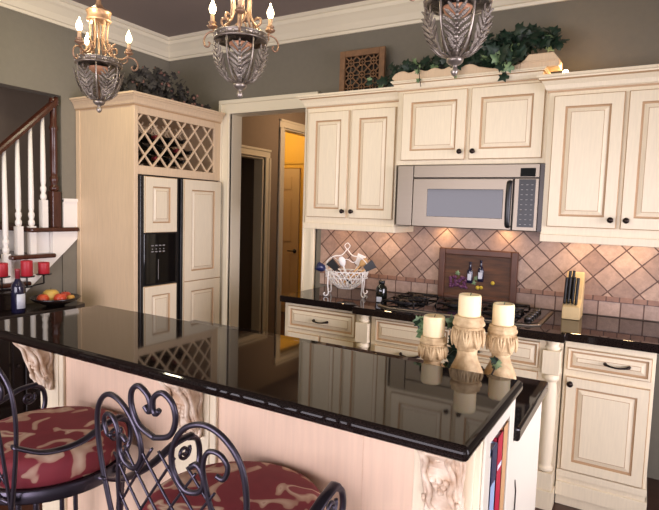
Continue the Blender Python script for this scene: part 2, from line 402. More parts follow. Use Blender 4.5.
# lattice fretwork panel
t = thing('fretwork_panel', 'square brown wooden fretwork panel leaning on top of the left wall cabinet', 'wall decor', (-.43, -.1, 2.266))
m = MB(); x0, x1, z0, z1, y0, y1 = -.605, -.255, 2.266, 2.61, -.115, -.09; w = .042
m.box(x0, x0+w, y0, y1, z0, z1); m.box(x1-w, x1, y0, y1, z0, z1); m.box(x0+w, x1-w, y0, y1, z0, z0+w); m.box(x0+w, x1-w, y0, y1, z1-w, z1)
m.build('frame', BRWOOD, t, bev=.004)
m = MB(); n = 3; ix0, ix1, iz0, iz1 = x0+w, x1-w, z0+w, z1-w; cx = (ix1-ix0)/n; cz = (iz1-iz0)/n
for i in range(n):
    for j in range(n):
        c = (ix0+cx*(i+.5), -.103, iz0+cz*(j+.5)); rr = cx*.27
        m.tube([(c[0]+rr*math.cos(R(a)), c[1], c[2]+rr*math.sin(R(a))) for a in range(0, 360, 45)], .0052, 6, closed=True)
        for sx in (-1, 1):
            for sz in (-1, 1):
                m.tube([(c[0]+sx*rr*.7, c[1], c[2]+sz*rr*.7), (c[0]+sx*cx/2, c[1], c[2]+sz*cz/2)], .0055, 6)
        for a in (0, 90, 180, 270):
            m.tube([(c[0]+rr*math.cos(R(a)), c[1], c[2]+rr*math.sin(R(a))), (c[0]+cx*.5*math.cos(R(a)), c[1], c[2]+cz*.5*math.sin(R(a)))], .004, 6)
        m.tube([(c[0]-rr*.6, c[1], c[2]), (c[0]+rr*.6, c[1], c[2])], .004, 6); m.tube([(c[0], c[1], c[2]-rr*.6), (c[0], c[1], c[2]+rr*.6)], .004, 6)
m.build('fretwork', BRWOOD, t)
m = MB(); m.box(x0+.01, x1-.01, -.088, -.086, z0+.01, z1-.01); m.build('backing', DARKWOOD, t)

# ---- ivy
def ivy_leaf(mb, c, d, nrm, s, mi=0):
    d = Vector(d).normalized(); n = Vector(nrm); n = (n - d*n.dot(d)); n = n.normalized() if n.length > 1e-4 else d.orthogonal().normalized()
    u = d.cross(n)
    out = [(0, 0), (.30, -.12), (.52, .10), (.34, .30), (.62, .52), (.25, .60), (0, 1.05), (-.25, .60), (-.62, .52), (-.34, .30), (-.52, .10), (-.30, -.12)]
    c = Vector(c); vs = [c + d*.35*s + n*.10*s]
    for a, q in out: vs.append(c + u*(a*s) + d*(q*s) - n*(.10*s*(abs(a)*1.6)))
    k = len(out)
    mb.add(vs, [(0, 1+i, 1+(i+1) % k) for i in range(k)], True, mi)
def vine(foli, stem, pts, n, s, spread, pale=.15, rng=random):
    P = smooth_pts(pts, 8); stem.tube(P, .0028, 5)
    for i in range(n):
        p = P[int(rng.random()*(len(P)-1))]
        d = Vector((rng.uniform(-1, 1), rng.uniform(-1, .5), rng.uniform(-.9, .7)))
        q = p + Vector((rng.uniform(-1, 1)*spread, rng.uniform(-1, 1)*spread*.8, rng.uniform(-.3, 1)*spread))
        stem.tube([p, (p+q)/2+Vector((0, 0, .01)), q], .0012, 4)
        ivy_leaf(foli, q, d, (rng.uniform(-.6, .6), -1, rng.uniform(-.1, 1)), s*rng.uniform(.6, 1.15), 1 if rng.random() < pale else 0)
t = thing('ivy_garland', 'trailing dark green ivy garland spread over the top of the middle cabinet', 'plant', (.4, -.22, 2.296))
F = MB(); S = MB(); rg = random.Random(3)
vine(F, S, [(-.08, -.26, 2.33), (.1, -.22, 2.38), (.3, -.2, 2.42), (.5, -.2, 2.44), (.7, -.2, 2.43)], 150, .062, .085, .06, rg)
vine(F, S, [(.36, -.2, 2.38), (.5, -.2, 2.45), (.62, -.2, 2.48), (.76, -.2, 2.48), (.84, -.22, 2.455)], 130, .065, .08, .06, rg)
vine(F, S, [(-.06, -.30, 2.345), (.1, -.30, 2.37), (.25, -.32, 2.37)], 50, .055, .035, .06, rg)
vine(F, S, [(.45, -.26, 2.38), (.55, -.28, 2.38), (.66, -.3, 2.36)], 60, .065, .06, .15, rg)
vine(F, S, [(.60, -.32, 2.36), (.62, -.40, 2.35), (.64, -.43, 2.31), (.63, -.425, 2.27)], 20, .06, .035, .4, rg)
vine(F, S, [(.3, -.30, 2.37), (.33, -.40, 2.36), (.35, -.43, 2.31), (.345, -.43, 2.28)], 7, .055, .02, .15, rg)
vine(F, S, [(.10, -.30, 2.37), (.11, -.40, 2.365), (.13, -.43, 2.30), (.14, -.43, 2.24)], 6, .03, .012, .8, rg)
vine(F, S, [(-.05, -.30, 2.35), (-.15, -.30, 2.33), (-.22, -.3, 2.31), (-.27, -.28, 2.33)], 14, .05, .035, .3, rg)
F.build('foliage', [LEAF, LEAF2], t); S.build('stem', DRIED, t)

# ------------------------------------------------------------------ microwave
t = thing('microwave_oven', 'stainless steel over-the-range microwave under the middle cabinet', 'microwave', (.43, -.2, 1.402))
m = MB(); m.box(.0, .868, -.385, -.013, 1.402, 1.776); m.build('body', STEELD, t, bev=.003)
m = MB(); m.box(.004, .108, -.408, -.385, 1.404, 1.775); m.build('side_filler_panel', STEEL, t, bev=.004)
m = MB(); m.box(.111, .705, -.41, -.385, 1.404, 1.695); m.build('oven_door', STEEL, t, bev=.004)
m = MB(); m.box(.111, .842, -.408, -.385, 1.70, 1.775); m.build('top_panel', STEEL, t, bev=.003)
m = MB(); m.box(.205, .655, -.4125, -.409, 1.467, 1.633); m.build('door_window', BLACKG, t, bev=.002)
m = MB(); m.tube(smooth_pts([(.690, -.41, 1.425), (.690, -.436, 1.44), (.690, -.446, 1.55), (.690, -.436, 1.66), (.690, -.41, 1.675)], 5), .012, 10, flat=(.015, .010)); m.build('door_handle', BLACKP, t)
m = MB(); m.box(.712, .842, -.41, -.385, 1.404, 1.695); p = m.build('control_panel', STEEL, t, bev=.003)
m = MB(); m.box(.742, .822, -.4115, -.409, 1.705, 1.752); m.build('display', BLACKG, t)
m = MB(); m.box(.738, .826, -.4125, -.4095, 1.425, 1.690); kp = m.build('keypad', BLACKP, t)
KEY = mat('pale_key_print', '#8d8a88', .6)
m = MB()
for r_ in range(9):
    for c_ in range(3):
        m.box(.750+c_*.027, .761+c_*.027, -.4132, -.4124, 1.438+r_*.0275, 1.4415+r_*.0275)
m.build('buttons', KEY, kp)
m = MB(); m.box(.845, .868, -.40, -.385, 1.404, 1.775); m.build('right_edge_trim', STEELD, t)
for k in range(3): pass

# ------------------------------------------------------------------ base cabinets
t = thing('base_cabinet', 'cream base cabinet with one drawer below the wire basket, beside the doorway', 'cabinet', (-.4, -.31, 0))
m = MB(); m.box(-.675, -.115, -.62, -.015, .10, .868); m.box(-.66, -.115, -.55, -.015, 0, .10); m.build('carcass', CREAM, t, bev=.003)
d = door('drawer', (-.640, -.62, .705), UX, NY, .50, .148, t, fr=.018); pull(d, (-.385, -.64, .778))
for x in (-.64, -.385): door('cabinet_door', (x, -.62, .13), UX, NY, .245, .55, t, knob=(.22 if x < -.5 else .025, .49))

t = thing('base_cabinet', 'bumped-out cream base cabinet with turned pilasters below the cooktop', 'cabinet', (.45, -.33, 0))
m = MB(); m.box(-.115, 1.045, -.62, -.015, .10, .868); m.box(-.015, .975, -.665, -.62, .10, .868); m.box(-.1, 1.04, -.56, -.015, 0, .10); m.build('carcass', CREAM, t, bev=.003)
door('drawer_front', (.018, -.665, .718), UX, NY, .455, .135, t, fr=.012); door('drawer_front', (.485, -.665, .718), UX, NY, .455, .135, t, fr=.012)
for x in (.018, .485):
    d = door('cabinet_door', (x, -.665, .13), UX, NY, .455, .57, t); pull(d, (x+.227, -.685, .672), .055)
for x in (-.064, 1.000):
    p = MB(); y = -.665
    p.box(x-.042, x+.042, y-.035, y+.045, .10, .19); p.box(x-.05, x+.05, y-.045, y+.045, 0, .10); p.box(x-.042, x+.042, y-.035, y+.045, .70, .82)
    p.lathe([(.028, .19), (.040, .2), (.040, .212), (.030, .222), (.034, .30), (.036, .45), (.034, .60), (.029, .66), (.040, .672), (.040, .684), (.03, .70)], (x, y, 0), 20)
    p.lathe([(.030, .82), (.038, .832), (.028, .845), (.036, .868)], (x, y, 0), 20)
    p.build('pilaster', CREAM, t, bev=.003)

t = thing('base_cabinet', 'cream base cabinet with one drawer over one door below the knife block', 'cabinet', (1.25, -.31, 0))
m = MB(); m.box(1.052, 1.450, -.62, -.015, .13, .868); m.box(1.052, 1.455, -.635, -.015, .165, .20); m.box(1.052, 1.45, -.60, -.015, 0, .165); m.box(1.052, 1.46, -.63, -.015, .06, .135); m.build('carcass', CREAM, t, bev=.003)
d = door('drawer', (1.068, -.62, .725), UX, NY, .368, .112, t, fr=.014); pull(d, (1.29, -.64, .782), .052)
door('cabinet_door', (1.068, -.62, .205), UX, NY, .368, .485, t, knob=(.022, .452), fr=.05)

# countertop along the back wall
m = MB(); m.prism([(-.70, -.012), (-.70, -.655), (-.125, -.655), (-.125, -.715), (1.06, -.715), (1.06, -.655), (1.475, -.655), (1.475, -.012)], 'Z', .870, .913)
tag(m.build('countertop', GRANITE, bev=.008, bseg=3), 'polished black granite countertop along the tiled back wall', 'countertop')

# cooktop
t = thing('cooktop', 'black glass gas cooktop with a steel front trim set in the back counter', 'cooktop', (.44, -.34, .913))
m = MB(); pl = [(-.03, -.10), (-.03, -.56), (0, -.60), (.06, -.625), (.82, -.625), (.89, -.60), (.92, -.56), (.92, -.10)]
m.prism(pl, 'Z', .913, .921); m.build('steel_trim', STEEL, t, bev=.003)
m = MB(); m.prism([(x*.965+.0156, y*.965-.008) for x, y in pl], 'Z', .921, .925); m.build('glass_top', BLACKG, t, bev=.001)
for (x, y, r) in ((.10, -.22, .05), (.10, -.46, .045), (.40, -.33, .06), (.68, -.22, .045), (.68, -.46, .05)):
    m = MB(); m.lathe([(r, 0), (r, .008), (r*.8, .012), (r*.8, .02), (r*.5, .024)], (x, y, .925), 18); m.build('burner', BLACKM, t)
    m = MB(); w = .125
    for a in range(0, 360, 90):
        ca, sa = math.cos(R(a+45)), math.sin(R(a+45))
        m.tube([(x+ca*.03, y+sa*.03, .945), (x+ca*w*1.15, y+sa*w*1.05, .945), (x+ca*w*1.2, y+sa*w*1.1, .925)], .006, 6)
    m.tube([(x-w*.8, y-w*.72, .944), (x+w*.8, y-w*.72, .944), (x+w*.8, y+w*.72, .944), (x-w*.8, y+w*.72, .944)], .006, 6, closed=True)
    m.build('grate', BLACKM, t)
for i in range(5):
    m = MB(); m.lathe([(.02, 0), (.02, .012), (.016, .022), (.004, .024)], (.845, -.50+i*.075, .925), 14); m.build('knob', STEELD, t)

# plaque picture
t = thing('framed_plaque', 'dark framed wooden still-life plaque with two bottles and grapes behind the cooktop', 'picture', (.43, -.03, .926))
m = MB(); x0, x1, z0, z1 = .172, .685, .926, 1.258; w = .042
for bx in ((x0, x0+w, z0, z1), (x1-w, x1, z0, z1), (x0+w, x1-w, z0, z0+w*.6), (x0+w, x1-w, z1-w, z1)):
    m.box(bx[0], bx[1], -.045, -.017, bx[2], bx[3])
m.build('frame', FRAMEW, t, bev=.006)
m = MB(); m.box(x0+.03, x1-.03, -.028, -.018, z0+.02, z1-.03); m.build('panel', PLAQUE, t)
for x, zb in ((.385, 1.035), (.455, 1.05)):
    m = MB(); m.lathe([(.018, 0), (.02, .004), (.02, .075), (.014, .092), (.007, .102), (.007, .135), (.009, .14)], (x, -.033, zb), 14, sy=.5); bo = m.build('bottle_relief', NAVYB, t)
    m = MB(); m.box(x-.012, x+.012, -.0445, -.043, zb+.02, zb+.062); m.build('bottle_label', LABELM, bo)
m = MB(); rg = random.Random(5)
for i in range(34): m.ball((.255+rg.uniform(0, .11), -.031, 1.0+rg.uniform(0, .07)), .011, 1, 8, 5)
m.build('grape_relief', PURPLE, t)
for x, z, r in ((.44, 1.01, .014), (.462, 1.012, .012), (.535, 1.048, .013)):
    m = MB(); m.ball((x, -.032, z), r); m.build('fruit_relief', YGRN, t)
for x, z in ((.41, 1.03), (.425, 1.06), (.30, 1.085)): m = MB(); ivy_leaf(m, (x, -.032, z), (.2, 0, 1), (0, -1, 0), .03); m.build('leaf_relief', LEAF2, t)

# knife block and knives
t = thing('knife_block', 'blond wooden knife block standing on the right end of the back counter', 'knife block', (1.03, -.2, .914))
m = MB(); m.prism([(-.27, .914), (-.27, .985), (-.20, 1.02), (-.135, 1.175), (-.085, 1.155), (-.11, .914)], 'X', .985, 1.078); m.build('block', BLOCKW, t, bev=.004)
dv = Vector((0, -.83, .555)).normalized()
kp = [(.993, -.250, 1.0), (1.012, -.248, 1.003), (1.033, -.246, 1.004), (1.052, -.248, 1.001), (1.004, -.215, 1.02), (1.024, -.212, 1.022)]
KL = ['leftmost in the front row', 'second from the left in the front row', 'third from the left in the front row', 'rightmost in the front row', 'upper row left', 'upper row right']
for (x, y, z), s in zip(kp, KL):
    c = Vector((x, y, z)); dd = Vector((.04, -.05, 1)).normalized()
    kt = thing('kitchen_knife', 'black-handled kitchen knife in the blond wooden block, ' + s, 'knife', c, group='knives in the wooden block')
    m = MB(); m.tube([c-dd*.05, c+dd*.0], .004, 6, flat=(.002, .010)); m.build('blade', STEEL, kt)
    m = MB(); m.tube(smooth_pts([c, c+dd*.05, c+dd*.12, c+dd*(.15 if y < -.23 else .165)], 3), .008, 8, flat=(.0082, .013)); m.build('handle', BLACKP, kt)

# jar
t = thing('spice_bottle', 'squat dark glass bottle with a pale label on the counter left of the cooktop', 'bottle', (-.06, -.44, .914))
m = MB(); m.lathe([(.032, 0), (.036, .004), (.036, .085), (.030, .10), (.018, .108), (.018, .118)], (-.06, -.44, .914), 20); m.build('body', BOTTLE, t)
m = MB(); m.lathe([(.020, 0), (.020, .016), (.016, .02)], (-.06, -.44, 1.032), 16); m.build('cap', BLACKP, t)
m = MB(); m.box(-.075, -.040, -.4785, -.4762, .918, .950); m.build('label', LABELM, t)

# wire basket
bc = Vector((-.36, -.36, .914)); br = R(22)
def bl(x, y, z):
    return (bc.x+x*math.cos(br)-y*math.sin(br), bc.y+x*math.sin(br)+y*math.cos(br), bc.z+z)
t = thing('wire_basket', 'white openwork wire basket with arched handle holding utensils on the back counter', 'basket', bc)
A, B = .145, .105
def ell(s, z, n=32, lift=0): return [bl(A*s*math.cos(2*PI*i/n), B*s*math.sin(2*PI*i/n), z+lift*math.cos(4*PI*i/n)) for i in range(n)]
m = MB(); m.tube(ell(1, .165), .004, 6, closed=True); m.tube(ell(.98, .125), .0028, 6, closed=True); m.build('rim', WIRE, t)
m = MB(); n = 22
def bow(a, q): s = 1-.62*q**1.8; return bl(A*s*math.cos(a), B*s*math.sin(a), .165-.115*q)
for i in range(n):
    for sg in (1, -1):
        m.tube([bow(2*PI*(i+sg*1.6*q)/n, q) for q in (0, .15, .3, .45, .6, .75, .9, 1)], .0026, 5)
m.tube([bow(2*PI*i/24, 1) for i in range(24)], .003, 5, closed=True)
for i in range(8): m.tube([bow(2*PI*i/8, 1), bl(0, 0, .045)], .0022, 5)
m.build('lattice_bowl', WIRE, t)
for sx in (-1, 1):
    for sy in (-1, 1):
        m = MB(); x, y = sx*A*.78, sy*B*.72
        m.tube(smooth_pts([bl(x, y, .165), bl(x*1.02, y*1.02, .08), bl(x*.98, y*.98, .02), bl(x*1.12, y*1.12, .004), bl(x*1.22, y*1.22, .016), bl(x*1.16, y*1.16, .026)], 5), .0042, 7); m.build('leg', WIRE, t)
m = MB()
for sx in (-1, 1):
    for sy in (-1, 1):
        m.tube(smooth_pts([bl(sx*A*.95, sy*B*.3, .165), bl(sx*A*.92, sy*B*.26, .225), bl(sx*A*.62, sy*B*.16, .262), bl(sx*A*.25, sy*B*.06, .272), bl(0, 0, .315)], 6), .0035, 6)
m.tube(smooth_pts([bl(0, 0, .31), bl(.018, 0, .335), bl(0, 0, .355), bl(-.018, 0, .335), bl(0, 0, .31)], 5), .003, 6)
m.tube(smooth_pts([bl(-A*.6, 0, .255), bl(-A*.3, 0, .225), bl(0, 0, .245), bl(A*.3, 0, .225), bl(A*.6, 0, .255)], 6), .003, 6)
m.build('handle', WIRE, t)
def utensil(name, label, base, tip, kind, m1, m2):
    b0, tp = Vector(bl(*base)), Vector(bl(*tip)); d = (tp-b0).normalized()
    tt = thing(name, label, 'utensil', b0, group='utensils in the wire basket')
    h = MB(); h.tube([b0, b0+(tp-b0)*.5, tp], .0055, 8); h.build('handle', m1, tt)
    yv = Vector((.3, -1, 0)); yv = (yv-d*yv.dot(d)).normalized(); xv = yv.cross(d); q = Matrix(((xv.x, yv.x, d.x, tp.x), (xv.y, yv.y, d.y, tp.y), (xv.z, yv.z, d.z, tp.z), (0, 0, 0, 1)))
    h = MB(); h.M = q
    if kind == 'spoon': h.lathe([(.004, -.005), (.016, .01), (.024, .03), (.022, .05), (.012, .064), (.002, .068)], (0, 0, 0), 14, sy=.35)
    elif kind == 'spat': h.prism([(-.02, 0), (.02, 0), (.03, .075), (-.03, .075)], 'Y', -.004, .004); 
    elif kind == 'cup': h.lathe([(.012, -.01), (.026, .005), (.030, .03), (.030, .05), (.026, .05), (.024, .01), (.002, .006)], (0, 0, 0), 16)
    h.build('head', m2, tt)
utensil('serving_spoon', 'large white serving spoon standing in the wire basket', (.02, 0, .07), (-.02, -.02, .20), 'spoon', WIRE, WIRE)
utensil('spatula', 'black slotted spatula leaning left in the wire basket', (.045, -.03, .075), (-.06, -.04, .178), 'spat', BLACKP, BLACKP)
utensil('ladle', 'dark navy ladle hanging over the left rim of the wire basket', (.04, .02, .08), (-.15, -.045, .178), 'cup', WIRE, NAVY)
utensil('wooden_spoon', 'wooden spoon leaning right in the wire basket', (-.03, .02, .075), (.09, -.01, .205), 'spoon', SPOONW, SPOONW)
utensil('turner', 'white turner upright at the right of the wire basket', (.02, .045, .08), (.07, .04, .205), 'spat', WIRE, WIRE)
utensil('serving_fork', 'thin dark-handled utensil resting over the right rim of the wire basket', (-.02, -.02, .085), (.125, -.03, .185), 'spat', SPOONW, BLACKP)

# ------------------------------------------------------------------ refrigerator cabinet
XF = -1.781; YF = -.93
t = thing('refrigerator_cabinet', 'tall tan cabinet housing the refrigerator, with lattice wine rack across its top', 'cabinet', (-2.1, -.46, 0))
m = MB(); m.box(XL+.003, XF, YF, YF+.03, 0, 2.19); m.box(XL+.003, XL+.05, YF-.006, YF, 0, 2.19); m.box(XF-.03, XF+.003, YF-.004, YF+.03, 0, 2.19); m.build('side_panel', TAN, t, bev=.002)
m = MB(); m.box(XL+.003, XF, -.035, -.004, 0, 2.19); m.build('end_panel', TAN, t, bev=.002)
m = MB(); m.box(XL+.003, XF-.02, YF+.03, -.035, 1.722, 1.745); m.build('rack_floor', TAN, t)
m = MB(); m.box(XL+.003, XF-.02, YF+.03, -.035, 2.15, 2.19); m.build('top_board', TAN, t)
m = MB(); m.box(XL+.003, XL+.02, YF+.03, -.035, 1.745, 2.15); m.build('back_board', TAN, t)
m = MB(); y0, y1, z0, z1 = -.895, -.115, 1.762, 2.125
m.box(XF-.02, XF, YF+.03, y0, 1.70, 2.19); m.box(XF-.02, XF, y1, -.004, 1.70, 2.19); m.box(XF-.02, XF, y0, y1, 1.70, z0); m.box(XF-.02, XF, y0, y1, z1, 2.19); m.build('face_frame', TAN, t, bev=.002)
def clip(p, q):
    t0, t1 = 0., 1.; d = (q[0]-p[0], q[1]-p[1])
    for a, lo, hi in ((0, y0, y1), (1, z0-.017, z1+.0)):
        if abs(d[a]) < 1e-9: continue
        u, v = (lo-p[a])/d[a], (hi-p[a])/d[a]
        if u > v: u, v = v, u
        t0 = max(t0, u); t1 = min(t1, v)
    if t1-t0 < .03: return None
    return (p[0]+d[0]*t0, p[1]+d[1]*t0), (p[0]+d[0]*t1, p[1]+d[1]*t1)
py, pz = .142, .158
m = MB(); mr_ = MB()
for sg in (1, -1):
    for k in range(-8, 14):
        yb = y0+k*py
        c = clip((yb-sg*3*py, z0-3*pz), (yb+sg*6*py, z0+6*pz))
        if not c: continue
        (a0, b0), (a1, b1) = c; L = math.hypot(a1-a0, b1-b0); ny, nz = -(b1-b0)/L*.0065, (a1-a0)/L*.0065
        xo = 0 if sg > 0 else -.004
        q4 = [(a0+ny, b0+nz), (a0-ny, b0-nz), (a1-ny, b1-nz), (a1+ny, b1+nz)]
        m.prism(q4, 'X', XF-.022+xo, XF-.010+xo); mr_.prism(q4, 'X', XF-.34+xo, XF-.326+xo)
m.build('wine_lattice', TAN, t); mr_.build('rear_lattice', TAN, t)
# crown going round front (+X) and camera side
h = .085; pr = .055; mb = MB()
prof = [(0, 0), (.006, 0), (.008, h*.12), (.016, h*.18), (.022, h*.42), (pr*.62, h*.66), (pr*.8, h*.74), (pr*.82, h*.82), (pr, h*.86), (pr, h)]
rs = [[(XL+.003, YF-p, 2.175+z), (XF+p, YF-p, 2.175+z), (XF+p, -.045, 2.175+z), (XL+.003, -.045, 2.175+z)] for p, z in prof]
for k in range(len(rs)-1): mb.add(rs[k]+rs[k+1], [(j, j+1, 5+j, 4+j) for j in range(2)]+[(2, 3, 7, 6), (3, 0, 4, 7)], mi=1 if k in (1,) else 0)
mb.add(rs[-1], [(0, 1, 2, 3)]); mb.add(rs[0], [(3, 2, 1, 0)])
mb.build('crown_molding', [TAN, GLAZE], t)
# wine bottles in the rack (cell centres)
cells = []
for k, j in ((1, 1), (2, 1), (3, 1), (2, 0), (3, 0), (1.5, .5), (2.5, .5), (3.5, .5), (.5, .5), (4, 0), (3.5, 1.5)):
    yc = y0+(k+.5)*py if j == int(j) else y0+(k+.5)*py
    cells.append((k, j))
names_ = {}
cl = [(1.5, 0), (2.5, 0), (3.5, 0), (1, .5), (2, .5), (3, .5), (4, .5), (1.5, 1), (2.5, 1), (3.5, 1)]
lab = {(1.5, 0): 'second bottle of the bottom row', (2.5, 0): 'third bottle of the bottom row', (3.5, 0): 'last bottle of the bottom row', (1, .5): 'first bottle of the second row up', (2, .5): 'second bottle of the second row up', (3, .5): 'third bottle of the second row up', (4, .5): 'last bottle of the second row up', (1.5, 1): 'first bottle of the top row', (2.5, 1): 'middle bottle of the top row', (3.5, 1): 'last bottle of the top row'}
lab[(1.5, 0)] = 'first bottle of the bottom row'; lab[(2.5, 0)] = 'middle bottle of the bottom row'
for (k, j) in cl:
    yc = y0+(k+0)*py+.0; zc = z0+j*pz+.066
    o = (XF-.345, yc, zc)
    wt = thing('wine_bottle', 'dark wine bottle in the lattice rack, ' + lab[(k, j)], 'bottle', o, group='wine bottles in the lattice rack')
    m = MB(); m.lathe([(.030, 0), (.037, .004), (.037, .19), (.030, .215), (.014, .24), (.013, .28), (.015, .283), (.015, .295)], (0, 0, 0), 16)
    m.v = [Vector((o[0]+v.z, o[1]+v.x, o[2]+v.y)) for v in m.v]; m.build('body', BOTTLE, wt)
    m = MB(); m.lathe([(.0145, .25), (.0158, .285), (.0158, .299), (.01, .3)], (0, 0, 0), 14)
    m.v = [Vector((o[0]+v.z, o[1]+v.x, o[2]+v.y)) for v in m.v]; m.build('capsule', REDCAP if (k*2) % 3 == 0 else STEELD, wt)
# refrigerator
t = thing('refrigerator', 'black side-by-side refrigerator with cream raised-panel doors and ice dispenser', 'refrigerator', (-2.1, -.48, 0))
m = MB(); m.box(XL+.03, XF-.02, YF+.034, -.04, .02, 1.70); m.build('body', BLACKP, t)
m = MB(); m.box(XF-.018, XF+.022, YF+.034, -.525, .10, 1.69); fd = m.build('freezer_door', BLACKP, t, bev=.004)
m = MB(); m.box(XF-.018, XF+.022, -.505, -.04, .10, 1.69); rd = m.build('fridge_door', BLACKP, t, bev=.004)
UY = (0, 1, 0); NX = (1, 0, 0)
def fpanel(nm, yy0, yy1, zz0, zz1, par, fr=.07):
    mb = MB(); M = Matrix.Identity(4)
    for i, a in enumerate((Vector((0, 1, 0)), Vector((1, 0, 0)), Vector((0, 0, 1)))):
        for k in range(3): M[k][i] = a[k]
    M.translation = Vector((XF+.022, yy0, zz0)); mb.M = M
    panel(mb, yy1-yy0, zz1-zz0, t=.014, fr=fr); mb.build(nm, [CREAM, GLAZE], par)
fpanel('door_panel', -.864, -.555, 1.28, 1.687, fd); fpanel('door_panel', -.87, -.555, .14, .886, fd)
fpanel('door_panel', -.482, -.06, .885, 1.69, rd, .08); fpanel('door_panel', -.482, -.06, .14, .885, rd, .08)
m = MB(); m.box(XF+.018, XF+.027, -.866, -.556, .90, 1.272); dp = m.build('ice_dispenser', BLACKG, fd, bev=.003)
m = MB()
for r_ in range(2):
    for c_ in range(4): m.box(XF+.0272, XF+.0278, -.80+c_*.036, -.778+c_*.036, 1.135+r_*.045, 1.143+r_*.045)
for c_ in range(4): m.box(XF+.0272, XF+.0278, -.795+c_*.036, -.785+c_*.036, 1.155, 1.162)
m.box(XF+.0272, XF+.0278, -.735, -.731, .93, 1.08)
m.build('buttons', KEY, fd)
# dried arrangement
t = thing('dried_arrangement', 'dark dried foliage and berry arrangement on top of the refrigerator cabinet', 'dried flowers', (-2.0, -.5, 2.262))
F = MB(); S = MB(); BL = []; rg = random.Random(11)
for i in range(400):
    u = rg.random(); x = -2.02+rg.uniform(-.2, .2); y = -.82+.68*u
    z = 2.268+rg.random()**1.2*(.21*math.sin(PI*min(1, .2+u*.85))+.03)
    ivy_leaf(F, (x, y, z), (rg.uniform(-1, 1), rg.uniform(-1, 1), rg.uniform(-.4, .8)), (1, -1, .4), rg.uniform(.03, .055))
    if i % 3 == 0: S.tube([(-2.0+rg.uniform(-.05, .05), y, 2.27), (x, y+rg.uniform(-.05, .05), z)], .002, 4)
    if i % 9 == 0: BL.append(((x+rg.uniform(0, .06), y-.02, z+.01), rg.uniform(.009, .014)))
F.build('foliage', [DRIED], t); S.build('stem', [DRIED], t); 
for c_, r_ in BL: m = MB(); m.ball(c_, r_, 1, 7, 4); m.build('berry', BERRY, t)

# ------------------------------------------------------------------ island
t = thing('kitchen_island', 'two-level cream kitchen island base with carved corbels and end bookshelf', 'island', (.26, -2, 0))
IX0, IX1 = -.575, 1.085
m = MB(); m.box(IX0, IX1-.30, -2.36, -2.06, 0, 1.033); m.box(IX1-.3, IX1, -2.36, -2.31, 0, 1.033); m.box(IX1-.3, IX1, -2.11, -2.06, 0, 1.033)
m.box(IX1-.3, IX1, -2.31, -2.11, .965, 1.033); m.box(IX1-.3, IX1, -2.31, -2.11, 0, .62); m.build('front_wall', ISLW, t, bev=.002)
m = MB(); m.box(IX0, IX1, -2.06, -1.58, .0, .872); m.build('cabinet_body', CREAM, t)
m = MB(); m.prism([(-2.112, 0), (-1.575, 0), (-1.575, .872), (-2.058, .872), (-2.058, 1.033), (-2.112, 1.033)], 'X', IX1+.0005, IX1+.008); m.build('end_panel', PANELW, t, bev=.002)
m = MB(); m.box(IX1+.0005, IX1+.007, -2.365, -2.32, 0, 1.033); m.box(IX1+.0005, IX1+.007, -2.32, -2.1125, .965, 1.033); m.box(IX1+.0005, IX1+.007, -2.32, -2.1125, .58, .62); m.build('shelf_surround', PANELW, t, bev=.002)
m = MB(); m.box(IX0-.01, IX1, -2.375, -2.36, 0, .12); m.build('baseboard', ISLW, t, bev=.004)
for x in (-.525, .215, 1.01):
    p = MB(); p.box(max(IX0, x-.085), min(IX1, x+.085), -2.372, -2.36, .12, 1.033); p.box(x-.048, x+.062, -2.377, -2.36, .14, 1.02); p.build('pilaster', CREAM, t, bev=.003)
    c = MB()
    prof = [(-2.375, 1.033), (-2.475, 1.033), (-2.48, 1.0), (-2.47, .97), (-2.452, .955), (-2.437, .93), (-2.432, .90), (-2.42, .87), (-2.412, .845), (-2.405, .82), (-2.395, .80), (-2.375, .79)]
    c.prism(prof, 'X', x-.038, x+.038)
    co = c.build('corbel', CORBM, t, bev=.006)
    c = MB()
    for sd in (-1, 1):
        xx = x+sd*.040
        c.tube(spiral((xx, -2.445, .998), .026, .004, 200, -420, 30, 'YZ'), .0065, 7)
        c.tube(smooth_pts([(xx, -2.47, .985), (xx, -2.44, .955), (xx, -2.425, .91), (xx, -2.41, .87), (xx, -2.39, .83), (xx, -2.395, .80)], 5), .0065, 7)
        c.tube(smooth_pts([(xx, -2.38, 1.02), (xx, -2.40, .97), (xx, -2.385, .92), (xx, -2.40, .88), (xx, -2.383, .85)], 5), .0055, 7)
        c.tube(spiral((xx, -2.400, .845), .018, .004, 160, 720, 24, 'YZ'), .005, 7)
        c.tube(smooth_pts([(x+sd*.034, -2.478, 1.02), (x+sd*.036, -2.478, .985), (x+sd*.024, -2.458, .955), (x+sd*.034, -2.44, .915), (x+sd*.022, -2.428, .87), (x+sd*.030, -2.41, .83), (x+sd*.012, -2.40, .805)], 5), .0065, 7)
    c.build('scroll_carving', CORBM, co)
    c = MB()
    for r_ in range(6):
        nq = (4, 5, 4, 3, 2, 1)[r_]
        for q in range(nq):
            c.ball((x+(q-(nq-1)/2)*.0125, -2.478+max(0, r_-2)*.010, 1.018-r_*.0125), .0075, 1, 8, 6)
    c.build('grape_carving', CORBM, co); c = MB()
    for r_ in range(3):
        for q in range(3-r_):
            c.ball((x+(q-(2-r_)/2)*.016, -2.432+r_*.006, .90-r_*.016), .0085, 1, 8, 6)
    c.build('grape_carving', CORBM, co)
m = MB(); m.tube([(IX1+.008, -2.0, .60), (IX1+.012, -2.0, .66), (IX1+.012, -2.0, .71), (IX1+.008, -2.0, .74)], .002, 6); m.build('slim_pull', BRONZE, t)
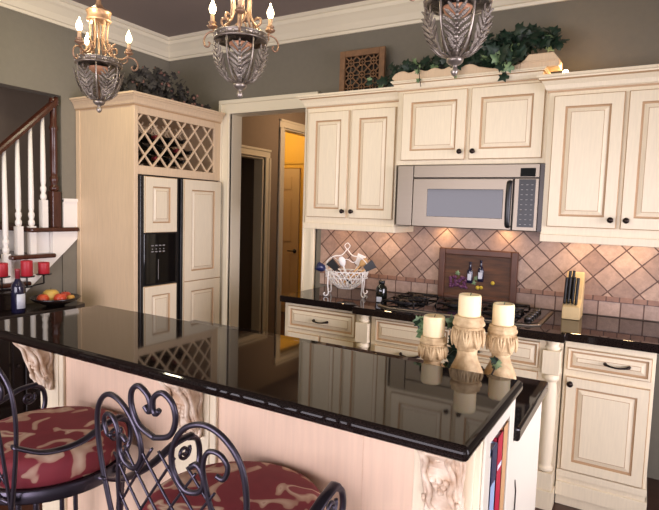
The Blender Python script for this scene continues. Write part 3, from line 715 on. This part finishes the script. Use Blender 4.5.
# bar top and lower counter
m = MB(); m.prism([(-.591, -2.108), (-.591, -2.60), (1.116, -2.605), (1.120, -2.108)], 'Z', 1.034, 1.066)
tag(m.build('bar_counter', GRANITE, bev=.013, bseg=5), 'polished black granite raised bar top of the island in front of the stools', 'countertop')
m = MB(); m.box(-.58, 1.108, -2.055, -1.556, .873, .914)
tag(m.build('island_counter', GRANITE, bev=.008, bseg=3), 'lower black granite island counter behind the raised bar', 'countertop')
# books
BK = [('#d9d4cc', 'white book at the front end of the island shelf', -2.318, .030, .30, .015), ('#9fb2d2', 'pale blue book with navy top band beside the white book on the island shelf', -2.287, .052, .315, .016),
      ('#b3243c', 'thick red book on the island shelf', -2.234, .058, .325, .017), ('#c79a6c', 'tan book at the back end of the island shelf', -2.175, .056, .33, .017)]
for c_, l_, y_, w_, h_, o_ in BK:
    cm = mat('book_cover', c_, .4); bt = thing('book', l_, 'book', (IX1-.1, y_+w_/2, .62), group='books on the island shelf')
    m = MB(); m.box(IX1-.21, IX1-.012+o_, y_, y_+.003, .621, .621+h_); m.box(IX1-.21, IX1-.012+o_, y_+w_-.004, y_+w_-.001, .621, .621+h_); m.box(IX1-.015+o_, IX1-.012+o_, y_, y_+w_-.001, .621, .621+h_); m.build('cover', cm, bt)
    m = MB(); m.box(IX1-.205, IX1-.016+o_, y_+.003, y_+w_-.004, .624, .617+h_); m.build('pages', LABELM, bt)
    if c_ == '#9fb2d2':
        m = MB(); m.box(IX1-.012+o_, IX1-.0112+o_, y_, y_+w_-.001, .845, .621+h_); m.build('spine_band', NAVY, bt)
    if c_ == '#b3243c':
        for zz in (.70, .86): m = MB(); m.box(IX1-.012+o_, IX1-.0112+o_, y_+.008, y_+w_-.010, zz, zz+.012); m.build('spine_band', LABELM, bt)

# ------------------------------------------------------------------ candle holders on the lower counter
def wobl(n, a): return lambda t_, z: 1+a*math.sin(n*t_)
def holder(x, y, z1, rb, label, rp):
    z0 = .914; h = z1-z0
    t = thing('candle_holder', label, 'candle holder', (x, y, z0), group='stone candle holders')
    m = MB(); m.lathe([(rb, 0), (rb, h*.05), (rb*.93, h*.09), (rb*.96, h*.30), (rb*.91, h*.36), (rb*.74, h*.44), (rp*.76, h*.51), (rp*.68, h*.57), (rp*.72, h*.615)], (x, y, z0), 28); m.build('base', STONE, t)
    m = MB(); m.lathe([(rp*.70, h*.61), (rp*.86, h*.625), (rp*.84, h*.64), (rp*.95, h*.66), (rp*1.05, h*.71), (rp*1.07, h*.77), (rp*1.0, h*.85), (rp*.92, h*.89)], (x, y, z0), 32); bw = m.build('bowl', STONE, t)
    m = MB()
    for k in range(9):
        a = 2*PI*k/9; 
        for s in (-1, 0, 1):
            pts = []
            for q in range(6):
                u = q/5; r_ = rp*(1.0+.12*math.sin(PI*(.15+.7*u)))*(1.0); aa = a+s*.23*u*(1-.3*u)*1.5
                pts.append((x+r_*math.cos(aa), y+r_*math.sin(aa), z0+h*(.65+.21*u)))
            m.tube(pts, [.0025, .0035, .004, .004, .0035, .002], 6)
    m.build('leaf_carving', STONE, bw)
    m = MB(); m.lathe([(rp*.9, h*.875), (rp*1.04, h*.89), (rp*1.10, h*.915), (rp*1.05, h*.945), (rp*.98, h*.955), (rp*1.0, h*.985), (rp*.92, h), (rp*.6, h)], (x, y, z0), 36, wob=wobl(9, .035)); m.build('rim', STONE, t)
    return t
def candle(x, y, z0, r, h, label):
    t = thing('pillar_candle', label, 'candle', (x, y, z0), group='ivory pillar candles')
    m = MB(); m.lathe([(r*.98, 0), (r, .004), (r, h-.012), (r*.97, h-.003), (r*.90, h), (r*.82, h-.004), (r*.5, h-.010), (.002, h-.012)], (x, y, z0+.0005), 32, wob=lambda a, z: 1+.012*math.sin(3*a+z*30)); m.build('wax', WAX, t)
    m = MB(); m.tube([(x, y, z0+h-.014), (x+.001, y, z0+h-.002), (x+.003, y, z0+h+.004)], .0012, 5); m.build('wick', BLACKM, t)
holder(.918, -1.93, 1.182, .056, 'tallest carved stone candle holder, in the middle of the three behind the bar', .0435); candle(.918, -1.93, 1.182, .034, .066, 'ivory pillar candle on the tallest stone holder')
holder(.815, -1.95, 1.108, .047, 'shortest carved stone candle holder, leftmost of the three behind the bar', .0385); candle(.815, -1.95, 1.108, .0335, .064, 'ivory pillar candle on the shortest stone holder')
holder(1.00, -1.84, 1.150, .052, 'carved stone candle holder half hidden behind the tallest holder', .041); candle(1.00, -1.84, 1.150, .033, .067, 'ivory pillar candle on the half hidden stone holder at the right')
t = thing('ivy_sprig', 'ivy sprig lying among the stone candle holders behind the bar', 'plant', (.86, -1.85, .914))
F = MB(); S = MB(); rg = random.Random(4)
vine(F, S, [(.86, -1.80, .935), (.875, -1.82, .99), (.875, -1.84, 1.06), (.87, -1.85, 1.13)], 110, .042, .03, .10, rg)
vine(F, S, [(.80, -1.86, 1.0), (.765, -1.88, 1.07), (.755, -1.88, 1.11), (.75, -1.88, 1.135)], 30, .035, .014, .75, rg)
vine(F, S, [(.98, -1.92, .98), (1.0, -1.91, 1.03), (1.0, -1.905, 1.06)], 5, .026, .006, .4, rg)
F.build('foliage', [LEAF, LEAF2], t); S.build('stem', DRIED, t)

# ------------------------------------------------------------------ chandeliers
def make_chandelier():
    t = thing('chandelier', '', 'chandelier', (0, 0, 0), 0, 'chandeliers over the island', local=True)
    def RR(s): # cage radius by height fraction (0 bottom, 1 ring)
        return .026+.098*math.sin(PI/2*min(1, s*1.12))**.5 - .008*max(0, s-.8)*5*.2
    ZB = -.235; ZT = -.03
    def zc(s): return ZB+(ZT-ZB)*s
    m = MB(); m.lathe([(.128, -.036), (.131, -.034), (.131, -.029), (.126, -.026), (.126, -.010), (.131, -.007), (.131, -.002), (.128, 0), (.120, 0), (.119, -.036), (.128, -.036)], (0, 0, 0), 36)
    for k in range(24):
        a = 2*PI*k/24; m.ball((.127*math.cos(a), .127*math.sin(a), -.018), .0075, 1, 6, 4)
    m.build('ring_band', SILVER, t)
    for k in range(6):
        a = 2*PI*(k+.5)/6; m = MB()
        m.tube([(RR(s)*math.cos(a), RR(s)*math.sin(a), zc(s)) for s in [i/14 for i in range(15)]], .0045, 7)
        m.build('cage_rib', SILVER, t)
    for k in range(6):
        a0 = 2*PI*k/6; m = MB()
        def sp(s, da, off=0): r = RR(s)+.004+off; return Vector((r*math.cos(a0+da), r*math.sin(a0+da), zc(s)))
        # spine
        top = .86
        def curl(s): return .014*max(0, (s-.62)/.24)**2
        ss = [i/12*top for i in range(13)]
        for i in range(12):
            w0 = .010*(1-ss[i]/top*.6); w1 = .010*(1-ss[i+1]/top*.6)
            r0, r1 = RR(ss[i]), RR(ss[i+1])
            m.add([sp(ss[i], -w0/r0, curl(ss[i])), sp(ss[i], w0/r0, curl(ss[i])), sp(ss[i+1], w1/r1, curl(ss[i+1])), sp(ss[i+1], -w1/r1, curl(ss[i+1]))], [(0, 1, 2, 3)], True)
        for j in range(6):
            s0 = .07+j*.115; ln = (.022, .036, .044, .044, .038, .028)[j]
            for sg in (-1, 1):
                prev = None
                for q in range(9):
                    u = q/8
                    s = min(.985, s0+(.27*u-.10*u*u)); lat = .004+ln*math.sin(u*1.3); wd = .0058*math.sin(PI*(.16+.8*u))+.0008
                    r_ = RR(s); off = curl(s0)+.010*u*u
                    e0 = sp(min(.995, s+wd*.8/.2), sg*(lat-wd*.6)/r_, off+.001); e1 = sp(max(0, s-wd*.8/.2), sg*(lat+wd*.6)/r_, off+.001)
                    ec = sp(s, sg*lat/r_, off+.0035)
                    if prev: m.add([prev[0], prev[1], ec, e0], [(0, 1, 2, 3)], True); m.add([prev[1], prev[2], e1, ec], [(0, 1, 2, 3)], True)
                    prev = (e0, ec, e1)
        m.build('acanthus_leaf', SILVER, t, solid=.0025)
    m = MB(); m.lathe([(.004, -.305), (.012, -.298), (.016, -.285), (.010, -.272), (.009, -.266), (.024, -.258), (.032, -.25), (.034, -.240), (.026, -.232), (.004, -.23)], (0, 0, 0), 20); m.build('finial', SILVER, t)
    m = MB(); m.lathe([(.004, -.085), (.035, -.075), (.052, -.058), (.058, -.045), (.054, -.045), (.048, -.056), (.032, -.069), (.004, -.078)], (0, 0, 0), 24); m.build('inner_dish', PEACH, t)
    m = MB(); m.tube([(0, 0, -.24), (0, 0, .21)], .006, 8); m.build('stem', GOLD, t)
    for k in range(6):
        a = 2*PI*(k+.25)/6; ca, sa = math.cos(a), math.sin(a); m = MB()
        m.tube(smooth_pts([(.052*ca, .052*sa, .225), (.046*ca, .046*sa, .15), (.05*ca, .05*sa, .08), (.075*ca, .075*sa, .04), (.098*ca, .098*sa, .052), (.094*ca, .094*sa, .075), (.078*ca, .078*sa, .072)], 5), .0058, 7)
        m.tube([(.075*ca, .075*sa, .04), (.10*ca, .10*sa, .015), (.122*ca, .122*sa, -.004)], .005, 6)
        m.build('upper_rod', GOLD, t)
    m = MB(); m.lathe([(.060, .215), (.068, .218), (.068, .226), (.064, .230), (.064, .262), (.070, .266), (.070, .274), (.055, .28), (.03, .295), (.014, .32), (.012, .36), (.02, .37), (.008, .38)], (0, 0, 0), 28); m.build('cap', GOLD, t)
    m = MB()
    for k in range(12):
        z = .385+.035*k; ang = 0 if k % 2 else PI/2
        m.tube([(.011*math.cos(u)*math.cos(ang), .011*math.cos(u)*math.sin(ang), z+.023*math.sin(u)+.02) for u in [2*PI*i/10 for i in range(10)]], .003, 5, closed=True)
    m.build('chain', GOLD, t)
    m = MB(); m.lathe([(.012, .80), (.03, .805), (.055, .83), (.06, .852), (.06, .853)], (0, 0, 0), 24); m.build('ceiling_canopy', GOLD, t)
    for k in range(3):
        a = 2*PI*k/3; M = Matrix.Rotation(a, 4, 'Z'); m = MB(); m.M = M
        m.tube(smooth_pts([(.09, 0, .10), (.070, 0, .075), (.075, 0, .035), (.105, 0, .012), (.14, 0, .018), (.165, 0, .045)], 6), .0055, 7)
        m.tube(smooth_pts([(.125, 0, .012), (.16, 0, .028), (.195, 0, .022), (.215, 0, -.005), (.21, 0, -.035), (.19, 0, -.043), (.18, 0, -.028), (.188, 0, -.02)], 6), .0048, 7)
        m.tube(smooth_pts([(.128, 0, -.01), (.15, 0, -.002), (.158, 0, .012), (.148, 0, .026), (.135, 0, .02), (.14, 0, .01)], 5), .004, 6)
        ar = m.build('arm', GOLD, t)
        m = MB(); m.M = M; m.lathe([(.006, .040), (.022, .048), (.027, .056), (.02, .06), (.014, .064), (.020, .07), (.020, .074), (.010, .076)], (.165, 0, 0), 16); m.build('bobeche', GOLD, ar)
        m = MB(); m.M = M; m.lathe([(.0105, .074), (.0105, .112), (.007, .114)], (.165, 0, 0), 14); m.build('candle_sleeve', SLEEVE, ar)
        m = MB(); m.M = M; m.lathe([(.006, .112), (.014, .122), (.018, .136), (.016, .150), (.009, .166), (.003, .180), (.001, .188)], (.165, 0, 0), 14); m.build('bulb', BULB, ar)
    return t
ch = make_chandelier()
CZ = 2.20; CS = .855
ch.location = (-1.06, -1.75, CZ+.003); ch['label'] = 'silver leaf chandelier in front of the stair wall, smallest and farthest of the three'
c2 = dup(ch, (-.148, -1.75, CZ+.007), 0, 'middle silver leaf chandelier hanging before the doorway')
c3 = dup(ch, (.775, -1.75, CZ+.011), 0, 'largest and nearest silver leaf chandelier, hanging before the ivy')
CHS = [(ch, R(46)), (c2, R(68)), (c3, R(-12.2))]
for o, a in CHS: o.rotation_euler = (0, 0, a); o.scale = (CS, CS, CS)
# ------------------------------------------------------------------ bar stools
def make_stool():
    t = thing('bar_stool', '', 'bar stool', (0, 0, 0), 0, 'wrought iron bar stools', local=True)
    m = MB()
    pr = [(.10, .712), (.205, .714), (.217, .724), (.223, .745), (.221, .772), (.212, .788), (.192, .797), (.15, .801), (.08, .803), (.002, .804)]
    m.lathe(pr, (0, 0, 0), 48); m.build('seat_cushion', FABRIC, t)
    m = MB(); m.lathe([(.215, .680), (.226, .680), (.228, .685), (.228, .714), (.224, .718), (.215, .718), (.213, .714), (.213, .685), (.215, .680)], (0, 0, 0), 48); m.box(-.214, .214, -.015, .015, .686, .711); m.box(-.015, .015, -.214, .214, .687, .710); m.build('seat_ring', IRON, t)
    for k in range(4):
        a = R(45+90*k); ca, sa = math.cos(a), math.sin(a)
        m = MB()
        for s in (-1, 1):
            dx, dy = -sa*.022*s, ca*.022*s
            m.tube(smooth_pts([(.212*ca+dx, .212*sa+dy, .70), (.20*ca+dx, .20*sa+dy, .45), (.225*ca+dx, .225*sa+dy, .2), (.255*ca+dx*.6, .255*sa+dy*.6, .0)], 5), .008, 8)
        lg = m.build('leg', IRON, t)
        m = MB(); m.tube([(.203*ca-sa*x, .203*sa+ca*x, z) for x, _, z in spiral((0, 0, .60), .017, .003, 90, 700, 24)], .0035, 6); m.build('leg_scroll', IRON, lg)
    m = MB(); m.tube([(.222*math.cos(R(a)), .222*math.sin(R(a)), .22) for a in range(0, 360, 10)], .008, 8, closed=True); m.build('foot_ring', IRON, t)
    def bk(u, v): # back plane, curved and leaning
        v = .70+(v-.70)*1.075 if v > .7 else v
        return (u, -.205-.10*(v-.70)+.35*u*u*1.2, v)
    for s in (-1, 1):
        m = MB()
        m.tube(smooth_pts([bk(s*u, v) for u, v in ((.155, .675), (.178, .75), (.205, .85), (.218, .93), (.212, 1.0), (.18, 1.045), (.135, 1.062), (.085, 1.045), (.05, 1.0), (.048, .955), (.075, .925), (.11, .93), (.125, .955), (.112, .982), (.095, .975))], 6), .006, 8)
        m.build('back_hoop', IRON, t)
        m = MB()
        m.tube(smooth_pts([bk(s*u, v) for u, v in ((.152, .68), (.150, .78), (.145, .87), (.132, .93), (.125, .98), (.138, 1.012), (.165, 1.015), (.182, .995), (.172, .97), (.155, .972))], 6), .0052, 8)
        m.build('back_scroll', IRON, t)
        m = MB()
        m.tube(smooth_pts([bk(s*u, v) for u, v in ((.021, 1.066), (.010, 1.057), (.003, 1.068), (.010, 1.090), (.036, 1.102), (.060, 1.086), (.064, 1.054), (.044, 1.022), (.0, 1.008))], 6), .006, 8)
        m.build('heart_scroll', IRON, t)
        m = MB()
        arm = smooth_pts([(s*.212, -.215, .875), (s*.225, -.14, .838), (s*.235, -.05, .835), (s*.236, .03, .862), (s*.230, .085, .868)], 6)
        m.tube(arm, .01, 8, flat=(.015, .006))
        m.tube(smooth_pts([(s*.230, .07, .864), (s*.234, .105, .846), (s*.234, .115, .80), (s*.230, .10, .75), (s*.222, .08, .69)], 5), .008, 8)
        m.tube([(s*.236, y, z) for _, y, z in spiral((0, .06, .825), .022, .004, 30, -520, 22, 'YZ')], .005, 6)
        m.build('armrest', IRON, t)
    m = MB()
    def inside(u, v): return abs(u) < .15 and .70 < v < .985-.25*max(0, abs(u)-.04)
    for sg in (1, -1):
        for k in range(-7, 8):
            seg = []
            for i in range(80):
                v = .69+.31*i/79; u = k*.066+sg*(v-.84)*.85
                if inside(u, v): seg.append(bk(u, v))
            if len(seg) > 3: m.tube(seg[::4]+[seg[-1]], .0032, 5)
    m.build('back_lattice', IRON, t)
    m = MB(); m.tube([bk(-.15+.03*i, .70) for i in range(11)], .006, 7); m.build('back_rail', IRON, t)
    return t
st = make_stool(); st.location = (.562, -2.595, 0); st.rotation_euler = (0, 0, R(-2))
st['label'] = 'wrought iron bar stool with red floral seat, nearest, its heart scroll back toward us'
dup(st, (-.165, -2.597, 0), R(-3), 'wrought iron bar stool with red floral seat below the left end of the bar')

# ------------------------------------------------------------------ staircase
t = thing('staircase', 'white and mahogany staircase with turned balusters rising behind the wall opening', 'staircase', (-2.9, -1.4, 0))
XO = XL+.015
for i in range(6):
    z = 1.294-.19*i; y = -.937-.19*i
    m = MB(); m.box(-3.48, XO+.03, y-.38 if i == 0 else y-.33, y, z-.032, z); m.build('tread', REDWOOD, t, bev=.012, bseg=3)
    m = MB(); m.box(-3.45, XO-.04, y-.31, y-.045, z-.22, z-.032); m.build('riser', WHITE, t)
poly = [(-.945, 1.20), (-1.41, .78), (-2.2, .02), (-2.2, .10)]
for i in range(5, -1, -1):
    if i < 5: poly.append((-1.14-.19*i, 1.262-.19*(i+1)))
    if i < 6: poly.append((-1.14-.19*i, 1.262-.19*i))
poly.append((-.945, 1.262))
poly = [p for p in poly if p[0] > -2.3]
m = MB(); m.prism(poly, 'X', XO-.03, XO+.004); m.build('stringer', WHITE, t)
def baluster(y, z0, z1):
    m = MB(); x = XO-.035; h = z1-z0
    m.box(x-.022, x+.022, y-.022, y+.022, z0, z0+.20)
    m.lathe([(.016, .20), (.022, .215), (.022, .235), (.014, .25), (.021, .275), (.021, .29), (.014, .305), (.0185, .33), (.018, .45), (.0125, h)], (x, y, z0), 14)
    m.build('baluster', WHITE, t)
def railz(y): return 2.215+(y+1.09)*.965
for y, zt in ((-1.185, 1.294), (-1.277, 1.104), (-1.37, 1.104), (-1.462, .914), (-1.555, .914), (-1.65, .724), (-1.745, .724)): baluster(y, zt, railz(y)-.03)
m = MB(); x = XO-.035
prf = [(-.035, -.03), (.035, -.03), (.038, .0), (.030, .022), (.0, .032), (-.030, .022), (-.038, 0)]
pp = []
for yy in (-1.085, -2.2):
    pp.append([(x+a, yy, railz(yy)+c) for a, c in prf])
n = len(prf); m.add(pp[0]+pp[1], [(i, (i+1) % n, n+(i+1) % n, n+i) for i in range(n)]+[tuple(range(n)), tuple(range(n, 2*n))]); m.build('handrail', REDWOOD, t, bev=.004)
m = MB(); y = -1.10
m.box(x-.034, x+.034, y-.034, y+.034, 1.294, 1.56)
m.lathe([(.024, 1.56), (.033, 1.575), (.033, 1.595), (.021, 1.61), (.029, 1.635), (.031, 1.66), (.022, 1.675), (.024, 1.70), (.026, 1.85), (.024, 2.0), (.031, 2.015), (.031, 2.03), (.024, 2.045), (.024, 2.20), (.03, 2.21), (.024, 2.24)], (x, y, 0), 20)
m.build('newel_post', REDWOOD, t, bev=.004)

# ------------------------------------------------------------------ sideboard with things
t = thing('sideboard', 'espresso wood sideboard under the stairs beyond the end of the bar', 'sideboard', (-2.23, -1.7, 0))
m = MB(); m.prism([(-2.378, -1.085), (-2.378, -2.35), (-2.06, -2.35), (-2.06, -1.2), (-2.10, -1.10), (-2.14, -1.085)], 'Z', .73, .76); m.build('top', DARKWOOD, t, bev=.005)
m = MB(); m.box(-2.37, -2.10, -2.33, -1.14, .06, .73); m.box(-2.36, -2.12, -2.31, -1.16, 0, .06); m.build('body', DARKWOOD, t, bev=.003)
for y in (-2.31, -1.93, -1.55):
    mb = MB(); M = Matrix.Identity(4)
    for ii, a in enumerate(((0, 1, 0), (1, 0, 0), (0, 0, 1))):
        for k in range(3): M[k][ii] = a[k]
    M.translation = Vector((-2.10, y, .1)); mb.M = M
    panel(mb, .36, .6, t=.018); dd_ = mb.build('door', [DARKWOOD, DARKWOOD], t)
    kb = MB(); kb.ball((-2.07, y+.33, .42), .012); kb.build('knob', BRONZE, dd_)
t = thing('wooden_chest', 'low black wooden box on the sideboard behind the wine bottle', 'box', (-2.33, -1.68, .76))
m = MB(); m.box(-2.37, -2.235, -2.05, -1.465, .761, .86); m.build('body', DARKWOOD, t, bev=.004)
m = MB(); m.box(-2.373, -2.231, -2.055, -1.46, .86, .876); m.build('lid', DARKWOOD, t, bev=.004)
# wine bottle
o = (-2.12, -1.572, .760)
t = thing('wine_bottle', 'dark wine bottle with red capsule and pale label standing on the sideboard', 'bottle', o)
m = MB(); m.lathe([(.036, 0), (.040, .004), (.040, .165), (.036, .185), (.018, .212), (.0145, .225), (.0145, .27)], o, 24); m.build('body', NAVYB, t)
m = MB(); m.lathe([(.0152, .222), (.0155, .27), (.0165, .272), (.0165, .285), (.012, .287)], o, 16); m.build('capsule', REDCAP, t)
m = MB()
pts = [(o[0]+.0408*math.cos(R(a)), o[1]+.0408*math.sin(R(a))) for a in range(-40, 71, 10)]
for (p, q) in zip(pts, pts[1:]): m.add([(p[0], p[1], .79), (q[0], q[1], .79), (q[0], q[1], .885), (p[0], p[1], .885)], [(0, 1, 2, 3)], True)
m.build('label', LABELM, t, solid=.0006)
# fruit bowl
o = (-2.165, -1.285, .760)
t = thing('fruit_bowl', 'wide dark wooden bowl of fruit on the right end of the sideboard', 'bowl', o)
m = MB(); m.lathe([(.055, 0), (.06, .006), (.085, .016), (.14, .04), (.165, .062), (.159, .064), (.12, .047), (.08, .024), (.002, .018)], o, 40); m.build('bowl', DARKWOOD, t)
FR = [('orange', '#d0522c', 'orange-red fruit at the left of the dark bowl', (-.01, -.085), .040), ('melon', '#d9b45a', 'large yellow-green fruit, biggest in the dark bowl', (-.03, -.015), .058), ('apple', '#cf4a2c', 'bright red-orange fruit at the front of the dark bowl', (.062, -.005), .042),
      ('apple', '#b8402e', 'dark red fruit at the right of the dark bowl', (.0, .075), .040), ('lemon', '#d8a24a', 'small yellow fruit at the right rim of the dark bowl', (.062, .075), .028)]
for nm, c_, l_, (dx, dy), r_ in FR:
    zz = .760+.036+r_*.5
    ft = thing(nm, l_, 'fruit', (o[0]+dx, o[1]+dy, zz-r_), group='fruit in the dark bowl')
    fm = mat(nm+'_skin', c_, .35, var=.3, scale=14)
    m = MB(); m.lathe([(.002, r_*.82)] + [(max(.002, r_*math.sin(PI*i/10)), -r_*.94*math.cos(PI*i/10)) for i in range(1, 9)][::-1] + [(.004, -r_*.85)], (o[0]+dx, o[1]+dy, zz), 18); m.build('flesh', fm, ft)
    m = MB(); m.tube([(o[0]+dx, o[1]+dy, zz+r_*.8), (o[0]+dx+.003, o[1]+dy, zz+r_*1.05)], .0022, 5); m.build('stem', DRIED, ft)
# iron candle stand with red candles
t = thing('candle_stand', 'black iron stand with three small plates holding red candles above the black box', 'candle stand', (-2.31, -1.45, .876))
PL = [(-1.555, .975), (-1.385, .962), (-1.262, .968)]; xs = -2.335
m = MB(); m.tube([(xs, -1.64, .884), (xs, -1.35, .884)], .006, 8); m.tube([(xs, -1.40, .884), (xs, -1.40, .762)], .006, 8); m.build('base_bar', BLACKM, t)
m = MB(); m.tube([(xs, -1.36, .886), (xs, -1.31, .895), (xs, -1.262, .90)], .005, 8)
m.build('brace', BLACKM, t)
for y_, z_ in PL:
    m = MB(); m.tube([(xs, y_, .884 if y_ < -1.3 else .90), (xs, y_, z_-.008)], .005, 8); m.build('stem', BLACKM, t)
    m = MB(); m.lathe([(.03, -.008), (.048, -.006), (.053, 0), (.049, 0), (.03, -.004)], (xs, y_, z_), 24); m.build('plate', BLACKM, t)
for (y_, z_), l_, hh in zip(PL, ('red pillar candle on the left plate of the iron stand', 'red pillar candle on the middle, lowest plate of the iron stand', 'red pillar candle on the right, tallest plate of the iron stand'), (.09, .108, .082)):
    ct = thing('pillar_candle', l_, 'candle', (xs, y_, z_), group='red pillar candles')
    m = MB(); m.lathe([(.036, 0), (.038, .003), (.038, hh-.006), (.036, hh), (.03, hh-.002), (.002, hh-.008)], (xs, y_, z_+.0006), 26); m.build('wax', REDWAX, ct)
    m = MB(); m.tube([(xs, y_, z_+hh-.01), (xs+.002, y_, z_+hh+.006)], .0012, 5); m.build('wick', BLACKM, ct)

# ------------------------------------------------------------------ lights
def light(name, kind, loc, power, color, size=.1, rot=None, sizey=None, spread=None):
    l = bpy.data.lights.new(name, kind); l.energy = power; l.color = color
    if kind == 'AREA':
        l.size = size
        if sizey: l.shape = 'RECTANGLE'; l.size_y = sizey
        if spread: l.spread = spread
    elif kind == 'POINT': l.shadow_soft_size = size
    o = bpy.data.objects.new(name, l); COL.objects.link(o); o.location = loc
    if rot: o.rotation_euler = rot
    return o
def aim(o, tgt):
    o.rotation_euler = (Vector(tgt)-o.location).to_track_quat('-Z', 'Y').to_euler(); return o
WARM = (1, .87, .55); DAY = (1, .92, 1.04)
aim(light('window_daylight', 'AREA', (-.2, -5.1, 1.15), 104, DAY, 3.2, sizey=1.4), (-.5, -1.0, .8))
aim(light('added_fill_side', 'AREA', (3.1, -1.75, 1.35), 26, DAY, 1.8, sizey=1.6, spread=R(75)), (-1.9, -.8, 1.25))  # added fill brightening the refrigerator front, no window known on this side
aim(light('added_fill_right', 'AREA', (2.4, -4.8, 1.0), 9, DAY, 1.2, sizey=1.2, spread=R(60)), (1.15, -.6, .25))  # extra fill put in to lift the right base cabinets, not a window
for o, rz in CHS:
    for k in range(3):
        a = rz+2*PI*k/3
        light('candle_bulb_glow', 'POINT', (o.location.x+.165*CS*math.cos(a), o.location.y+.165*CS*math.sin(a), CZ+.18), 2.0, WARM, .02)
for x in (-.56, -.20): light('under_cabinet_lamp', 'AREA', (x, -.17, 1.384), .75, (1, .66, .34), .05, (0, 0, 0))
for x in (.20, .60): light('microwave_lamp', 'AREA', (x, -.08, 1.398), .5, (1, .62, .30), .04, (0, 0, 0))
for x in (1.04, 1.32): light('under_cabinet_lamp', 'AREA', (x, -.17, 1.384), .95, (1, .66, .34), .05, (0, 0, 0))
light('golden_room_lamp', 'POINT', (-3.0, 2.15, 2.5), 17, (1, .76, .40), .1)
light('hall_lamp', 'POINT', (-1.5, 1.6, 2.45), 17, (1, .68, .42), .1)
light('stairwell_lamp', 'POINT', (-2.95, -2.4, 2.6), 5, (1, .9, .8), .1)
light('accent_lamp', 'POINT', (.925, -.25, 2.31), 1.0, (1, .6, .3), .015)
# recessed cans in the kitchen ceiling
for x, y in ((-1.6, -1.5), (-.7, -4.2), (-1.6, -3.4)):
    light('recessed_can_lamp', 'AREA', (x, y, 2.92), 9, (1, .90, .62), .16, (0, 0, 0))

w = bpy.data.worlds.new('World'); SC.world = w; w.use_nodes = True
bg = w.node_tree.nodes['Background']; bg.inputs[0].default_value = (1, .97, .92, 1); bg.inputs[1].default_value = .31

# ------------------------------------------------------------------ camera
ya, pi_, ro = R(30.232), R(-4.886), R(1.762)
fwd = Vector((-math.sin(ya)*math.cos(pi_), math.cos(ya)*math.cos(pi_), math.sin(pi_)))
right = Vector((math.cos(ya), math.sin(ya), 0)); up = right.cross(fwd)
r2 = math.cos(ro)*right+math.sin(ro)*up; u2 = -math.sin(ro)*right+math.cos(ro)*up
cam = bpy.data.cameras.new('camera'); co = bpy.data.objects.new('camera', cam); COL.objects.link(co)
Mx = Matrix.Identity(4)
for i, a in enumerate((r2, u2, -fwd)):
    for k in range(3): Mx[k][i] = a[k]
Mx.translation = Vector((1.369, -3.563, 1.495)); co.matrix_world = Mx
cam.sensor_width = 36; cam.lens = 542.151/659*36; cam.clip_start = .02
SC.camera = co
SC.view_settings.view_transform = 'Standard'; SC.view_settings.look = 'None'; SC.view_settings.gamma = 1
SC.view_settings.exposure = 0
